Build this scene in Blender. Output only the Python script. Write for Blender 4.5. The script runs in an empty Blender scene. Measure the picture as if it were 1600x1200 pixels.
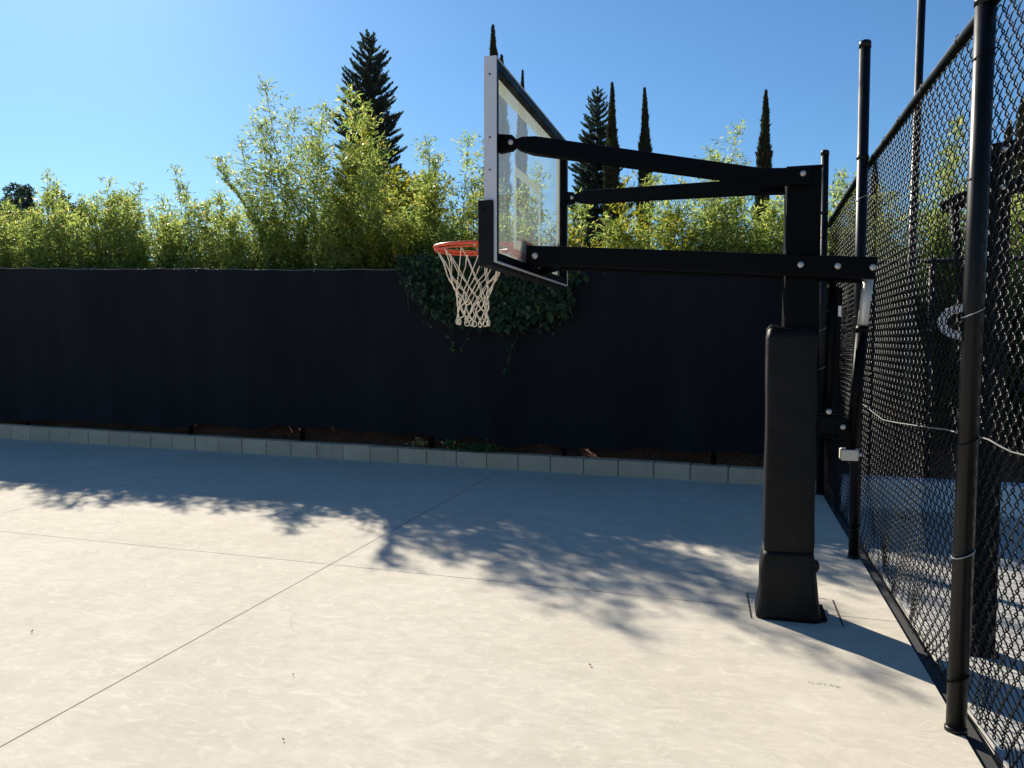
import bpy, math, random
import numpy as np
from math import radians, sin, cos, pi
from mathutils import Vector, Matrix

S = bpy.context.scene
COL = S.collection
rnd = random.Random(7)
nrng = np.random.default_rng(11)

# ------------------------------------------------------------------ camera calibration
PSI = radians(16.0); PIT = math.atan(65 / 1200); CAM = Vector((0, 0, 1.45))
FW = Vector((-sin(PSI) * cos(PIT), cos(PSI) * cos(PIT), -sin(PIT)))
RT = Vector((cos(PSI), sin(PSI), 0)); UP = RT.cross(FW)
def ray(x, y): return FW + RT * ((x - 800) / 1200) - UP * ((y - 600) / 1200)
def pl(x, y, P, n):
    r = ray(x, y); n = Vector(n); return CAM + r * ((Vector(P) - CAM).dot(n) / r.dot(n))
def G(x, y, z=0.0): return pl(x, y, (0, 0, z), (0, 0, 1))
def onX(x, y, X): return pl(x, y, (X, 0, 0), (1, 0, 0))
def onY(x, y, Y): return pl(x, y, (0, Y, 0), (0, 1, 0))
def atd(x, y, d): return CAM + ray(x, y) * d

cd = bpy.data.cameras.new('camera'); cam = bpy.data.objects.new('camera', cd); COL.objects.link(cam)
cd.sensor_fit = 'HORIZONTAL'; cd.sensor_width = 36; cd.lens = 27.0; cd.clip_start = .05; cd.clip_end = 5000
M = Matrix((RT, UP, -FW)).transposed().to_4x4(); M.translation = CAM
cam.matrix_world = M; S.camera = cam

# ------------------------------------------------------------------ light
SUN_AZ = radians(46.0)      # west (left) of +Y
SUN_EL = radians(32.0)
SUNV = Vector((-sin(SUN_AZ) * cos(SUN_EL), cos(SUN_AZ) * cos(SUN_EL), sin(SUN_EL)))
sl = bpy.data.lights.new('sun', 'SUN'); sl.energy = 5.0; sl.angle = radians(.53); sl.color = (1, .925, .79)
so = bpy.data.objects.new('sun', sl); COL.objects.link(so)
so.rotation_euler = SUNV.to_track_quat('Z', 'Y').to_euler(); so.location = (-10, 15, 20)
W = bpy.data.worlds.new('World'); S.world = W; W.use_nodes = True
wn = W.node_tree; bg = wn.nodes['Background']
sky = wn.nodes.new('ShaderNodeTexSky'); sky.sky_type = 'NISHITA'; sky.sun_disc = False
sky.sun_elevation = SUN_EL; sky.sun_rotation = -SUN_AZ
sky.air_density = 1.15; sky.dust_density = .35; sky.ozone_density = 3.0; sky.altitude = 100
tint = wn.nodes.new('ShaderNodeMix'); tint.data_type = 'RGBA'; tint.blend_type = 'MULTIPLY'; tint.inputs[0].default_value = 1
tint.inputs[7].default_value = (.55, .83, 1.06, 1)      # deep clear blue, as the phone camera renders it
wn.links.new(sky.outputs[0], tint.inputs[6]); wn.links.new(tint.outputs[2], bg.inputs[0]); bg.inputs[1].default_value = .066
S.view_settings.view_transform = 'Standard'; S.view_settings.look = 'None'
S.view_settings.gamma = 1; S.view_settings.use_curve_mapping = False
S.view_settings.exposure = .80
S.cycles.max_bounces = 8; S.cycles.transparent_max_bounces = 24
S.cycles.diffuse_bounces = 5; S.cycles.caustics_reflective = False; S.cycles.caustics_refractive = False

# ------------------------------------------------------------------ materials
def mat(name):
    m = bpy.data.materials.new(name); m.use_nodes = True
    return m, m.node_tree, m.node_tree.nodes['Principled BSDF']
def N(nt, t, **kw):
    n = nt.nodes.new(t)
    for k, v in kw.items():
        if hasattr(n, k): setattr(n, k, v)
        else: n.inputs[k].default_value = v
    return n
def ramp(nt, fac, stops):
    r = nt.nodes.new('ShaderNodeValToRGB'); e = r.color_ramp.elements
    while len(e) < len(stops): e.new(.5)
    for i, (p, c) in enumerate(stops): e[i].position = p; e[i].color = (*c, 1) if len(c) == 3 else c
    nt.links.new(fac, r.inputs[0]); return r.outputs[0]
def math_(nt, op, a, b=None, clamp=False):
    n = nt.nodes.new('ShaderNodeMath'); n.operation = op; n.use_clamp = clamp
    for i, v in enumerate((a, b)):
        if v is None: continue
        if isinstance(v, (int, float)): n.inputs[i].default_value = v
        else: nt.links.new(v, n.inputs[i])
    return n.outputs[0]
def mix(nt, fac, a, b, mode='MIX'):
    n = nt.nodes.new('ShaderNodeMix'); n.data_type = 'RGBA'; n.blend_type = mode
    for s, v in ((n.inputs[0], fac), (n.inputs[6], a), (n.inputs[7], b)):
        if isinstance(v, (int, float)): s.default_value = v
        elif isinstance(v, tuple): s.default_value = (*v, 1)
        else: nt.links.new(v, s)
    return n.outputs[2]
def bump(nt, b, h, strength=.2, dist=.01):
    n = nt.nodes.new('ShaderNodeBump'); n.inputs['Strength'].default_value = strength; n.inputs['Distance'].default_value = dist
    nt.links.new(h, n.inputs['Height']); nt.links.new(n.outputs[0], b.inputs['Normal'])
def coords(nt, scale=(1, 1, 1), rot=(0, 0, 0)):
    tc = nt.nodes.new('ShaderNodeTexCoord'); mp = nt.nodes.new('ShaderNodeMapping')
    mp.inputs['Scale'].default_value = scale; mp.inputs['Rotation'].default_value = rot
    nt.links.new(tc.outputs['Object'], mp.inputs[0]); return mp.outputs[0]
def noise(nt, vec, scale, detail=4, rough=.55, dist=0):
    n = nt.nodes.new('ShaderNodeTexNoise'); n.inputs['Scale'].default_value = scale
    n.inputs['Detail'].default_value = detail; n.inputs['Roughness'].default_value = rough; n.inputs['Distortion'].default_value = dist
    nt.links.new(vec, n.inputs['Vector']); return n.outputs['Fac']

def painted(name, col, rough=.35, metal=0.0, var=.25, bscale=300, bstr=.05, spec=.5):
    m, nt, b = mat(name); v = coords(nt)
    n1 = noise(nt, v, 6, 5); n2 = noise(nt, v, bscale, 2)
    c = mix(nt, math_(nt, 'MULTIPLY', n1, var), col, tuple(min(1, x * 2.2 + .004) for x in col))
    nt.links.new(c, b.inputs['Base Color'])
    r = ramp(nt, n1, [(0.3, (rough * .8,) * 3), (.7, (min(1, rough * 1.35),) * 3)]); nt.links.new(r, b.inputs['Roughness'])
    b.inputs['Metallic'].default_value = metal
    b.inputs['Specular IOR Level'].default_value = spec
    bump(nt, b, n2, bstr, .002); return m

BLACK = painted('powder_coated_black_steel', (.0014, .0016, .0022), .45, spec=.09, var=.12)
VINYL = painted('black_vinyl', (.0032, .0032, .0036), .5, bscale=500, bstr=.1, spec=.22, var=.15)
POSTM = painted('black_coated_pipe', (.0032, .0034, .0038), .36, spec=.25, var=.15)
WIREM = painted('black_coated_wire', (.002, .0022, .0026), .36, spec=.2, var=.1)
SILVER = painted('silver_trim', (.62, .60, .62), .45, metal=.25)
CHROME = painted('chrome_tube', (.58, .58, .57), .42, metal=.35, var=.1)
ZINC = painted('zinc_bolt', (.46, .45, .44), .42, metal=.5, var=.15)
ORANGE = painted('orange_rim_paint', (.72, .085, .028), .42, var=.12)
NYLON = painted('white_net_cord', (.74, .66, .52), .85, var=.12, bscale=900, bstr=.4)
WHITEP = painted('white_plastic', (.72, .72, .74), .5, var=.1)
BOXM = painted('beige_metal_box', (.52, .48, .40), .5, var=.15)
CABLE = painted('grey_cable', (.20, .19, .18), .6, var=.2)
def wrinkle(m):
    nt = m.node_tree; b = nt.nodes['Principled BSDF']
    h = noise(nt, coords(nt, (1.2, 1.2, 2.6)), 7, 5, .6, 1.5); bump(nt, b, h, .2, .02)
wrinkle(VINYL)
PADM = painted('black_rubber_padding', (.005, .005, .0055), .6, spec=.2)
DIRTY = painted('dark_gap_soil', (.03, .025, .02), .95)

def make_glass():
    m, nt, b = mat('backboard_glass'); nt.nodes.remove(b); out = nt.nodes['Material Output']
    v = coords(nt, (1, 1, 1)); st = coords(nt, (6, 9, .8))
    tr = N(nt, 'ShaderNodeBsdfTransparent'); tr.inputs[0].default_value = (.90, .95, .94, 1)
    gl = N(nt, 'ShaderNodeBsdfGlossy'); gl.inputs['Roughness'].default_value = .03
    df = N(nt, 'ShaderNodeBsdfDiffuse'); df.inputs[0].default_value = (.75, .78, .78, 1)
    tl = N(nt, 'ShaderNodeBsdfTranslucent'); tl.inputs[0].default_value = (.75, .80, .82, 1)
    fr = N(nt, 'ShaderNodeFresnel'); fr.inputs['IOR'].default_value = 1.4
    dm = N(nt, 'ShaderNodeMixShader'); dm.inputs[0].default_value = .6
    nt.links.new(df.outputs[0], dm.inputs[1]); nt.links.new(tl.outputs[0], dm.inputs[2])
    dirt = ramp(nt, math_(nt, 'ADD', math_(nt, 'MULTIPLY', noise(nt, st, 3, 6, .7), .6), math_(nt, 'MULTIPLY', noise(nt, v, 60, 4, .7), .4)),
                [(.35, (.05,) * 3), (.75, (.20,) * 3)])
    a = N(nt, 'ShaderNodeMixShader'); nt.links.new(dirt, a.inputs[0]); nt.links.new(tr.outputs[0], a.inputs[1]); nt.links.new(dm.outputs[0], a.inputs[2])
    c = N(nt, 'ShaderNodeMixShader'); nt.links.new(math_(nt, 'MULTIPLY', fr.outputs[0], .22), c.inputs[0]); nt.links.new(a.outputs[0], c.inputs[1]); nt.links.new(gl.outputs[0], c.inputs[2])
    nt.links.new(c.outputs[0], out.inputs[0]); return m
GLASS = make_glass()
def make_translucent(name, col, tcol, f):
    m, nt, b = mat(name); nt.nodes.remove(b); out = nt.nodes['Material Output']
    d = N(nt, 'ShaderNodeBsdfDiffuse'); d.inputs[0].default_value = (*col, 1)
    t = N(nt, 'ShaderNodeBsdfTranslucent'); t.inputs[0].default_value = (*tcol, 1)
    x = N(nt, 'ShaderNodeMixShader'); x.inputs[0].default_value = f
    tp = N(nt, 'ShaderNodeBsdfTransparent'); y = N(nt, 'ShaderNodeMixShader'); y.inputs[0].default_value = .72
    nt.links.new(noise(nt, coords(nt), 40, 4), y.inputs[0])
    y2 = math_(nt, 'ADD', .3, math_(nt, 'MULTIPLY', noise(nt, coords(nt), 40, 4), .7)); nt.links.new(y2, y.inputs[0])
    nt.links.new(d.outputs[0], x.inputs[1]); nt.links.new(t.outputs[0], x.inputs[2])
    nt.links.new(tp.outputs[0], y.inputs[1]); nt.links.new(x.outputs[0], y.inputs[2])
    nt.links.new(y.outputs[0], out.inputs[0]); return m
LINEM = make_translucent('frosted_white_lines', (.78, .76, .66), (.8, .78, .66), .4)

def leafmat(name, stops, trans=.5, rough=.45, tgain=(1.5, 1.45, .8)):
    m, nt, b = mat(name); out = nt.nodes['Material Output']
    g = nt.nodes.new('ShaderNodeNewGeometry')
    c = ramp(nt, g.outputs['Random Per Island'], stops)
    nt.links.new(c, b.inputs['Base Color']); b.inputs['Roughness'].default_value = rough
    b.inputs['Specular IOR Level'].default_value = .18
    t = N(nt, 'ShaderNodeBsdfTranslucent'); nt.links.new(mix(nt, 1.0, c, tgain, 'MULTIPLY'), t.inputs[0])
    x = N(nt, 'ShaderNodeMixShader'); x.inputs[0].default_value = trans
    nt.links.new(b.outputs[0], x.inputs[1]); nt.links.new(t.outputs[0], x.inputs[2]); nt.links.new(x.outputs[0], out.inputs[0])
    return m
BAMBOO = leafmat('bamboo_leaves', [(0, (.08, .13, .035)), (.3, (.17, .23, .062)), (.7, (.27, .31, .095)), (.94, (.37, .37, .12)), (1, (.46, .36, .11))], .58, tgain=(1.85, 1.9, 1.5))
SHRUBL = leafmat('glossy_shrub_leaves', [(0, (.06, .09, .014)), (.45, (.16, .18, .024)), (.8, (.27, .28, .04)), (1, (.42, .31, .04))], .55, tgain=(1.75, 1.7, .9))
DARKB = leafmat('dark_conifer_needles', [(0, (.03, .055, .05)), (.6, (.06, .10, .085)), (1, (.10, .15, .11))], .35, .6, tgain=(1.2, 1.3, 1.2))
CYPL = leafmat('cypress_sprays', [(0, (.022, .034, .018)), (.6, (.045, .06, .03)), (1, (.08, .09, .04))], .25, .7)
IVYL = leafmat('ivy_leaves', [(0, (.008, .024, .012)), (.5, (.015, .040, .017)), (.85, (.035, .07, .026)), (1, (.12, .15, .06))], .2, .4)
HEDGEL = leafmat('hedge_leaves', [(0, (.02, .035, .012)), (.5, (.05, .07, .02)), (1, (.11, .13, .035))], .35, .4)
DRYL = leafmat('dry_leaves', [(0, (.22, .14, .05)), (1, (.42, .30, .13))], .3, .7)
PLANTL = leafmat('seedling_leaves', [(0, (.02, .07, .02)), (1, (.06, .14, .04))], .3, .4)
BARK = painted('bark', (.07, .05, .035), .9, bscale=40, bstr=.6)
CULM = painted('bamboo_culm', (.10, .11, .035), .5)
STEMM = painted('ivy_stem', (.10, .08, .05), .8)

def make_screen():
    m, nt, b = mat('black_privacy_mesh'); v = coords(nt)
    wv = N(nt, 'ShaderNodeTexWave', bands_direction='Z'); wv.inputs['Scale'].default_value = 55; wv.inputs['Distortion'].default_value = 1.2
    wv.inputs['Detail'].default_value = 3; nt.links.new(v, wv.inputs['Vector'])
    st = coords(nt, (1.4, 1.4, .25)); n1 = noise(nt, st, 1.3, 5, .6); n2 = noise(nt, v, 180, 3, .7)
    c = ramp(nt, n1, [(.32, (.0028, .0032, .0046)), (.68, (.0115, .012, .0155))])
    c = mix(nt, math_(nt, 'MULTIPLY', n2, .5), c, (.016, .016, .02))
    nt.links.new(c, b.inputs['Base Color']); b.inputs['Roughness'].default_value = .85; b.inputs['Specular IOR Level'].default_value = .2
    bump(nt, b, math_(nt, 'ADD', wv.outputs['Fac'], n2), .35, .004); return m
SCREEN = make_screen()

def make_block():
    m, nt, b = mat('grey_concrete_block'); v = coords(nt)
    n1 = noise(nt, v, 3, 6, .65); n2 = noise(nt, v, 90, 4, .7); n3 = noise(nt, coords(nt, (1, 1, .4)), 9, 5, .7)
    c = ramp(nt, n1, [(.25, (.54, .38, .25)), (.75, (.70, .51, .35))])
    g = nt.nodes.new('ShaderNodeNewGeometry')
    c = mix(nt, math_(nt, 'MULTIPLY', g.outputs['Random Per Island'], .65), c, (.46, .34, .23))
    c = mix(nt, ramp(nt, n3, [(.55, (0,) * 3), (.8, (.5,) * 3)]), c, (.24, .19, .14))
    nt.links.new(c, b.inputs['Base Color']); b.inputs['Roughness'].default_value = .92; bump(nt, b, n2, .5, .004); return m
BLOCK = make_block()
MORTAR = painted('mortar', (.12, .11, .10), .95)
def make_white():
    m, nt, b = mat('white_painted_concrete'); v = coords(nt)
    c = ramp(nt, noise(nt, v, 4, 6, .65), [(.25, (.52, .53, .57)), (.7, (.68, .69, .72))])
    nt.links.new(c, b.inputs['Base Color']); b.inputs['Roughness'].default_value = .8; bump(nt, b, noise(nt, v, 60, 4), .2, .004); return m
WHITEC = make_white()
def make_soil():
    m, nt, b = mat('brown_soil'); v = coords(nt)
    n1 = noise(nt, v, 1.2, 6, .6); n2 = noise(nt, v, 25, 6, .75)
    c = ramp(nt, math_(nt, 'ADD', math_(nt, 'MULTIPLY', n1, .4), math_(nt, 'MULTIPLY', n2, .6)), [(.35, (.11, .042, .022)), (.5, (.24, .10, .055)), (.65, (.36, .18, .10))])
    nt.links.new(c, b.inputs['Base Color']); b.inputs['Roughness'].default_value = .95; bump(nt, b, n2, .8, .05); return m
SOIL = make_soil()

def make_court(name, joints, base1, base2):
    m, nt, b = mat(name); v = coords(nt)
    n1 = noise(nt, v, .9, 5, .6); n2 = noise(nt, v, 7, 7, .65, .6); n3 = noise(nt, coords(nt, (2.6, 6.0, 1), (0, 0, .55)), 2.1, 8, .72, 2.2)
    n4 = noise(nt, v, 240, 3, .7)
    c = ramp(nt, n1, [(.3, base1), (.7, base2)])
    c = mix(nt, ramp(nt, n2, [(.38, (0,) * 3), (.72, (.5,) * 3)]), c, tuple(x * .80 for x in base1))
    c = mix(nt, ramp(nt, n3, [(.50, (0,) * 3), (.70, (.48,) * 3)]), c, tuple(min(.8, x * 1.24) for x in base2))
    # trowel arcs and scuffs: thin warped cell edges, kept only in patches
    for sc, rot, wid, amt, dark in ((2.3, 1.3, .009, .34, False), (.55, 2.2, .004, .30, True), (4.6, .9, .020, .30, False), (6.7, 2.1, .025, .22, False)):
        cv = coords(nt, (1, 1.7, 1), (0, 0, rot))
        ad = N(nt, 'ShaderNodeVectorMath', operation='ADD'); nz = N(nt, 'ShaderNodeTexNoise'); nz.inputs['Scale'].default_value = 1.3 * sc; nz.inputs['Detail'].default_value = 3
        nt.links.new(cv, nz.inputs['Vector']); nt.links.new(cv, ad.inputs[0]); nt.links.new(nz.outputs['Color'], ad.inputs[1])
        vo = N(nt, 'ShaderNodeTexVoronoi', feature='DISTANCE_TO_EDGE'); vo.inputs['Scale'].default_value = sc; nt.links.new(ad.outputs[0], vo.inputs['Vector'])
        line = ramp(nt, vo.outputs['Distance'], [(0, (1,) * 3), (wid, (0,) * 3)])
        keep = ramp(nt, noise(nt, coords(nt, (1, 1, 1), (0, 0, rot * 3)), 2.4 * sc, 3, .6), [(.53, (0,) * 3), (.64, (amt,) * 3)])
        f = mix(nt, 1.0, line, keep, 'MULTIPLY')
        c = mix(nt, f, c, tuple(x * .55 for x in base1) if dark else tuple(min(.85, x * 1.4) for x in base2))
    # small dark specks
    vo = N(nt, 'ShaderNodeTexVoronoi'); vo.inputs['Scale'].default_value = 3.3; nt.links.new(v, vo.inputs['Vector'])
    sp = ramp(nt, vo.outputs['Distance'], [(.010, (.8,) * 3), (.018, (0,) * 3)])
    sp = mix(nt, 1.0, sp, ramp(nt, noise(nt, v, 1.7, 2), [(.5, (0,) * 3), (.6, (1,) * 3)]), 'MULTIPLY')
    c = mix(nt, sp, c, (.10, .08, .06))
    hgt = n4
    for (P, n, w) in joints:
        d = N(nt, 'ShaderNodeVectorMath', operation='DOT_PRODUCT'); d.inputs[1].default_value = n; nt.links.new(v, d.inputs[0])
        dist = math_(nt, 'ABSOLUTE', math_(nt, 'SUBTRACT', d.outputs['Value'], float(Vector(P).dot(Vector(n)))))
        line = math_(nt, 'SUBTRACT', 1.0, math_(nt, 'DIVIDE', dist, w, True), True)
        line = math_(nt, 'MULTIPLY', line, 1.7, True)
        c = mix(nt, math_(nt, 'MULTIPLY', line, .85), c, (.07, .065, .06))
    nt.links.new(c, b.inputs['Base Color']); b.inputs['Roughness'].default_value = .9; b.inputs['Specular IOR Level'].default_value = .12
    bump(nt, b, math_(nt, 'ADD', n4, math_(nt, 'MULTIPLY', n2, 2.0)), .12, .004); return m

# ------------------------------------------------------------------ mesh helpers
class MB:
    def __init__(s): s.v = []; s.f = []
    def add(s, vs, fs):
        o = len(s.v); s.v += [Vector(v) for v in vs]; s.f += [tuple(i + o for i in f) for f in fs]; return s
    def box(s, lo, hi):
        x0, y0, z0 = lo; x1, y1, z1 = hi
        return s.add([(x0, y0, z0), (x1, y0, z0), (x1, y1, z0), (x0, y1, z0), (x0, y0, z1), (x1, y0, z1), (x1, y1, z1), (x0, y1, z1)],
                     [(0, 3, 2, 1), (4, 5, 6, 7), (0, 1, 5, 4), (1, 2, 6, 5), (2, 3, 7, 6), (3, 0, 4, 7)])
    def beam(s, a, b, w, h, up=(0, 0, 1)):
        a = Vector(a); b = Vector(b); d = (b - a).normalized(); sd = d.cross(Vector(up)).normalized(); u = sd.cross(d)
        vs = [p + sd * (i * w / 2) + u * (j * h / 2) for p in (a, b) for i, j in ((-1, -1), (1, -1), (1, 1), (-1, 1))]
        return s.add(vs, [(0, 1, 2, 3), (7, 6, 5, 4), (0, 4, 5, 1), (1, 5, 6, 2), (2, 6, 7, 3), (3, 7, 4, 0)])
    def tube(s, path, r, n=10, cap=True, closed=False):
        path = [Vector(p) for p in path]; k = len(path); rs = r if hasattr(r, '__len__') else [r] * k
        rings = []; prev = None
        for i, p in enumerate(path):
            if closed: t = (path[(i + 1) % k] - path[i - 1]).normalized()
            else: t = (path[min(i + 1, k - 1)] - path[max(i - 1, 0)]).normalized()
            if prev is None:
                u = t.cross(Vector((0, 0, 1)))
                if u.length < 1e-3: u = t.cross(Vector((1, 0, 0)))
            else: u = prev - t * prev.dot(t)
            u.normalize(); prev = u; w = t.cross(u)
            rings.append([p + (u * cos(2 * pi * j / n) + w * sin(2 * pi * j / n)) * rs[i] for j in range(n)])
        vs = [q for R in rings for q in R]; fs = []
        for i in range(k if closed else k - 1):
            a = i * n; b = ((i + 1) % k) * n
            fs += [(a + j, a + (j + 1) % n, b + (j + 1) % n, b + j) for j in range(n)]
        if cap and not closed: fs += [tuple(range(n))[::-1], tuple((k - 1) * n + j for j in range(n))]
        return s.add(vs, fs)
    def prism(s, pts, a, b):       # polygon pts as 3-D points on plane a, moved by vector b
        k = len(pts); v0 = [Vector(p) + Vector(a) for p in pts]; v1 = [p + Vector(b) for p in v0]
        return s.add(v0 + v1, [tuple(range(k))[::-1], tuple(range(k, 2 * k))] + [(i, (i + 1) % k, k + (i + 1) % k, k + i) for i in range(k)])
    def build(s, name, m, parent=None, smooth=False, bevel=0, seg=2):
        me = bpy.data.meshes.new(name); off = parent_world(parent) if parent else Vector((0, 0, 0))
        me.from_pydata([tuple(v - off) for v in s.v], [], s.f); me.update()
        me.materials.append(m)
        return finish(me, name, parent, smooth, bevel, seg)
def finish(me, name, parent, smooth=False, bevel=0, seg=2):
    o = bpy.data.objects.new(name, me); COL.objects.link(o)
    if parent: o.parent = parent
    if smooth:
        me.polygons.foreach_set('use_smooth', [True] * len(me.polygons))
    if bevel:
        b = o.modifiers.new('bevel', 'BEVEL'); b.width = bevel; b.segments = seg; b.limit_method = 'ANGLE'; b.angle_limit = radians(40)
    return o
def parent_world(p):
    v = Vector((0, 0, 0))
    while p: v = v + p.location; p = p.parent
    return v
def np_mesh(name, V, F, m, parent=None, smooth=False):
    """V (n,3), F (k,c) arrays with constant corner count"""
    me = bpy.data.meshes.new(name); V = np.asarray(V, np.float32); F = np.asarray(F, np.int32)
    if parent: V = V - np.array(parent_world(parent), np.float32)
    me.vertices.add(len(V)); me.vertices.foreach_set('co', V.ravel())
    c = F.shape[1]; me.loops.add(F.size); me.loops.foreach_set('vertex_index', F.ravel())
    me.polygons.add(len(F)); me.polygons.foreach_set('loop_start', np.arange(0, F.size, c, dtype=np.int32))
    me.polygons.foreach_set('loop_total', np.full(len(F), c, np.int32))
    me.update(calc_edges=True); me.validate(); me.materials.append(m)
    return finish(me, name, parent, smooth)
def tag(o, label=None, cat=None, group=None, kind=None):
    if label: o['label'] = label
    if cat: o['category'] = cat
    if group: o['group'] = group
    if kind: o['kind'] = kind
    return o
def thing(name, loc, label, cat, group=None):
    o = bpy.data.objects.new(name, None); COL.objects.link(o); o.location = loc; o.empty_display_size = .2
    return tag(o, label, cat, group)
def copy_tree(o, parent=None):
    c = o.copy(); COL.objects.link(c)
    if parent: c.parent = parent
    for ch in [x for x in o.children]: copy_tree(ch, c)
    return c
def nrm(a): return a / np.maximum(np.linalg.norm(a, axis=-1, keepdims=True), 1e-9)

def leaf_quads(P, D, Nn, L, Wd, droop=.15):
    """diamond leaves: P base, D unit direction, Nn approx normal"""
    D = nrm(D); Sd = nrm(np.cross(D, Nn)); Nn = np.cross(Sd, D); L = L[:, None]; Wd = Wd[:, None]
    mid = P + D * L * .42; tip = P + D * L - Nn * L * droop
    V = np.stack([P, mid + Sd * Wd * .5 + Nn * Wd * .12, tip, mid - Sd * Wd * .5 + Nn * Wd * .12], 1).reshape(-1, 3)
    return V, np.arange(len(V)).reshape(-1, 4)

# ------------------------------------------------------------------ wall line
L0 = G(0, 685); R0 = G(1196, 758); U = (R0 - L0).normalized(); NW = Vector((-U.y, U.x, 0)); WL = (R0 - L0).length
def wl(s, off=0.0, z=0.0): return L0 + U * s + NW * off + Vector((0, 0, z))
def wall_px(x, y, off=0.0): return pl(x, y, L0 + NW * off, NW)
def lerp(a, b, t): return a + (b - a) * t
def blockz(s): return lerp(.205, .158, s / WL)
def topz(s): return lerp(2.56, 2.17, max(-.5, s / WL)) if s < WL else 2.17
FX = .825                      # chain-link fence line
S_END = WL + .45               # where the two fences meet

# ------------------------------------------------------------------ ground
def sheet(name, pts, m, kind='structure'):
    b = MB().add(pts, [tuple(range(len(pts)))]); o = b.build(name, m); return tag(o, kind=kind)
COURT = make_court('court_concrete', [((-2.505, 0, 0), (1, 0, 0), .006), ((-5.95, 0, 0), (1, 0, 0), .005),
                                      ((0.108, 4.345, 0), (.0329, .99946, 0), .0055)], (.50, .45, .37), (.59, .54, .455))
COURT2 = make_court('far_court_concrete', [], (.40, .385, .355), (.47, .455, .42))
EX = FX + .020
cp = [(-30, -12, 0), (EX, -12, 0), (EX, 8.10, 0), (-30, wl(0).y + 1.5, 0)]
cp[2] = (EX, (L0 + U * ((EX - L0.x) / U.x)).y + .02, 0); cp[3] = (-30, (L0 + U * ((-30 - L0.x) / U.x)).y + .02, 0)
court = MB().prism([(x, y, -.12) for x, y, z in cp], (0, 0, 0), (0, 0, .12)).build('court', COURT); tag(court, kind='structure')
W2a = G(1444, 796); W2b = G(1600, 806); U2 = (W2b - W2a).normalized(); N2 = Vector((-U2.y, U2.x, 0))
q0 = W2a + U2 * ((EX + .10 - W2a.x) / U2.x); q1 = W2a + U2 * 14
court2 = MB().prism([(EX + .062, -12, -.12), (q1.x, -12, -.12), (q1.x, q1.y + .03, -.12), (q0.x, q0.y + .03, -.12)], (0, 0, 0), (0, 0, .105)).build('neighbour_court', COURT2); tag(court2, kind='structure')
tag(sheet('fence_foot_shade', [(EX + .001, -12, -.02), (EX + .061, -12, -.02), (EX + .061, 8.05, -.02), (EX + .001, 8.05, -.02)], painted('dark_gap_shade', (.03, .029, .028), .9, bscale=80, bstr=.5)), kind='structure')  # added dark strip in the slab gap; its colour stands in for shadow
# one terrain sheet to the horizon: below the courts, rising as a soil bank behind the walls
def terrain():
    xs = np.concatenate([[-900, -300, -120, -60, -40], np.arange(-30, 16, .5), [20, 40, 80, 200, 900]])
    offs = np.array([-900, -200, -60, -30, -15, -8, -4, -2, -1, -.3, .05, .22, .4, .6, .85, 1.1, 1.5, 2, 3, 5, 9, 15, 30, 60, 150, 400, 1500])
    V = []
    for x in xs:
        base = L0 + U * ((x - L0.x) / U.x)
        for o in offs:
            if o < .1: z = -.10
            else:
                z = .02 + min(1, (o - .1) / 1.3) * .75
                if .2 < o < 3: z += .07 * sin(x * 2.7 + o * 3) * .6 + .05 * sin(x * 6.1 + 1.3)
            V.append((base.x + NW.x * o if abs(o) < 20 else x, base.y + o, z))
    ny = len(offs); F = []
    for i in range(len(xs) - 1):
        for j in range(ny - 1): F.append((i * ny + j, (i + 1) * ny + j, (i + 1) * ny + j + 1, i * ny + j + 1))
    o = np_mesh('ground', V, F, SOIL, None, True); tag(o, kind='structure')
terrain()
# saw cut lines around the hoop footing
def strip(mb, a, b, w=.008, z=.003):
    a = Vector(a); b = Vector(b); d = (b - a).normalized(); n = Vector((-d.y, d.x, 0)) * w / 2
    mb.add([a - n + Vector((0, 0, z)), b - n + Vector((0, 0, z)), b + n + Vector((0, 0, z)), a + n + Vector((0, 0, z))], [(0, 1, 2, 3)])
mb = MB()
g = [G(1174, 966), G(1167, 927), G(1182, 927.5), G(1285, 938), G(1301, 938), G(1318, 980)]
strip(mb, g[1], g[0]); strip(mb, g[1] + Vector((-.004, 0, 0)), G(1290, 936), .006); strip(mb, g[4], g[5])
tag(mb.build('saw_cut_joint', painted('dark_joint', (.03, .028, .026), .9)), kind='structure')
# worn stamped marks in the slab
mb = MB()
for x in (1264, 1270, 1277, 1281, 1288, 1297, 1299, 1304, 1307, 1311):
    p = G(x, 1067 + (x - 1264) * .16 + rnd.uniform(-1, 1)); strip(mb, p, p + Vector((rnd.uniform(-.002, .002), .014, 0)), .004)
tag(mb.build('stamped_mark', painted('worn_mark', (.30, .28, .25), .9)), kind='structure')

# ------------------------------------------------------------------ block wall
bw = thing('block_wall', wl(WL * .5), 'low grey concrete block wall running along the foot of the black screened fence', 'wall')
mb = MB(); mo = MB(); BL = .385; s = -9.0; SE = (EX - L0.x) / U.x - .01
while s < SE:
    e = min(s + BL, SE); z1 = blockz((s + e) / 2) + rnd.uniform(-.003, .003); jo = rnd.uniform(0, .009); g_ = .005
    a = [wl(s + g_, jo, -.05), wl(e - g_, jo, -.05), wl(e - g_, .19, -.05), wl(s + g_, .19, -.05)]
    mb.prism(a, (0, 0, 0), (0, 0, z1 + .05)); s = e
mb.build('concrete_blocks', BLOCK, bw, bevel=.006)
mo.prism([wl(-9, .012, -.06), wl(SE - .02, .012, -.06), wl(SE - .02, .18, -.06), wl(-9, .18, -.06)], (0, 0, 0), (0, 0, .20)).build('mortar_joints', MORTAR, bw)
ww = MB(); 
a0 = q0 + U2 * .02; a1 = W2a + U2 * 13.9
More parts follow.
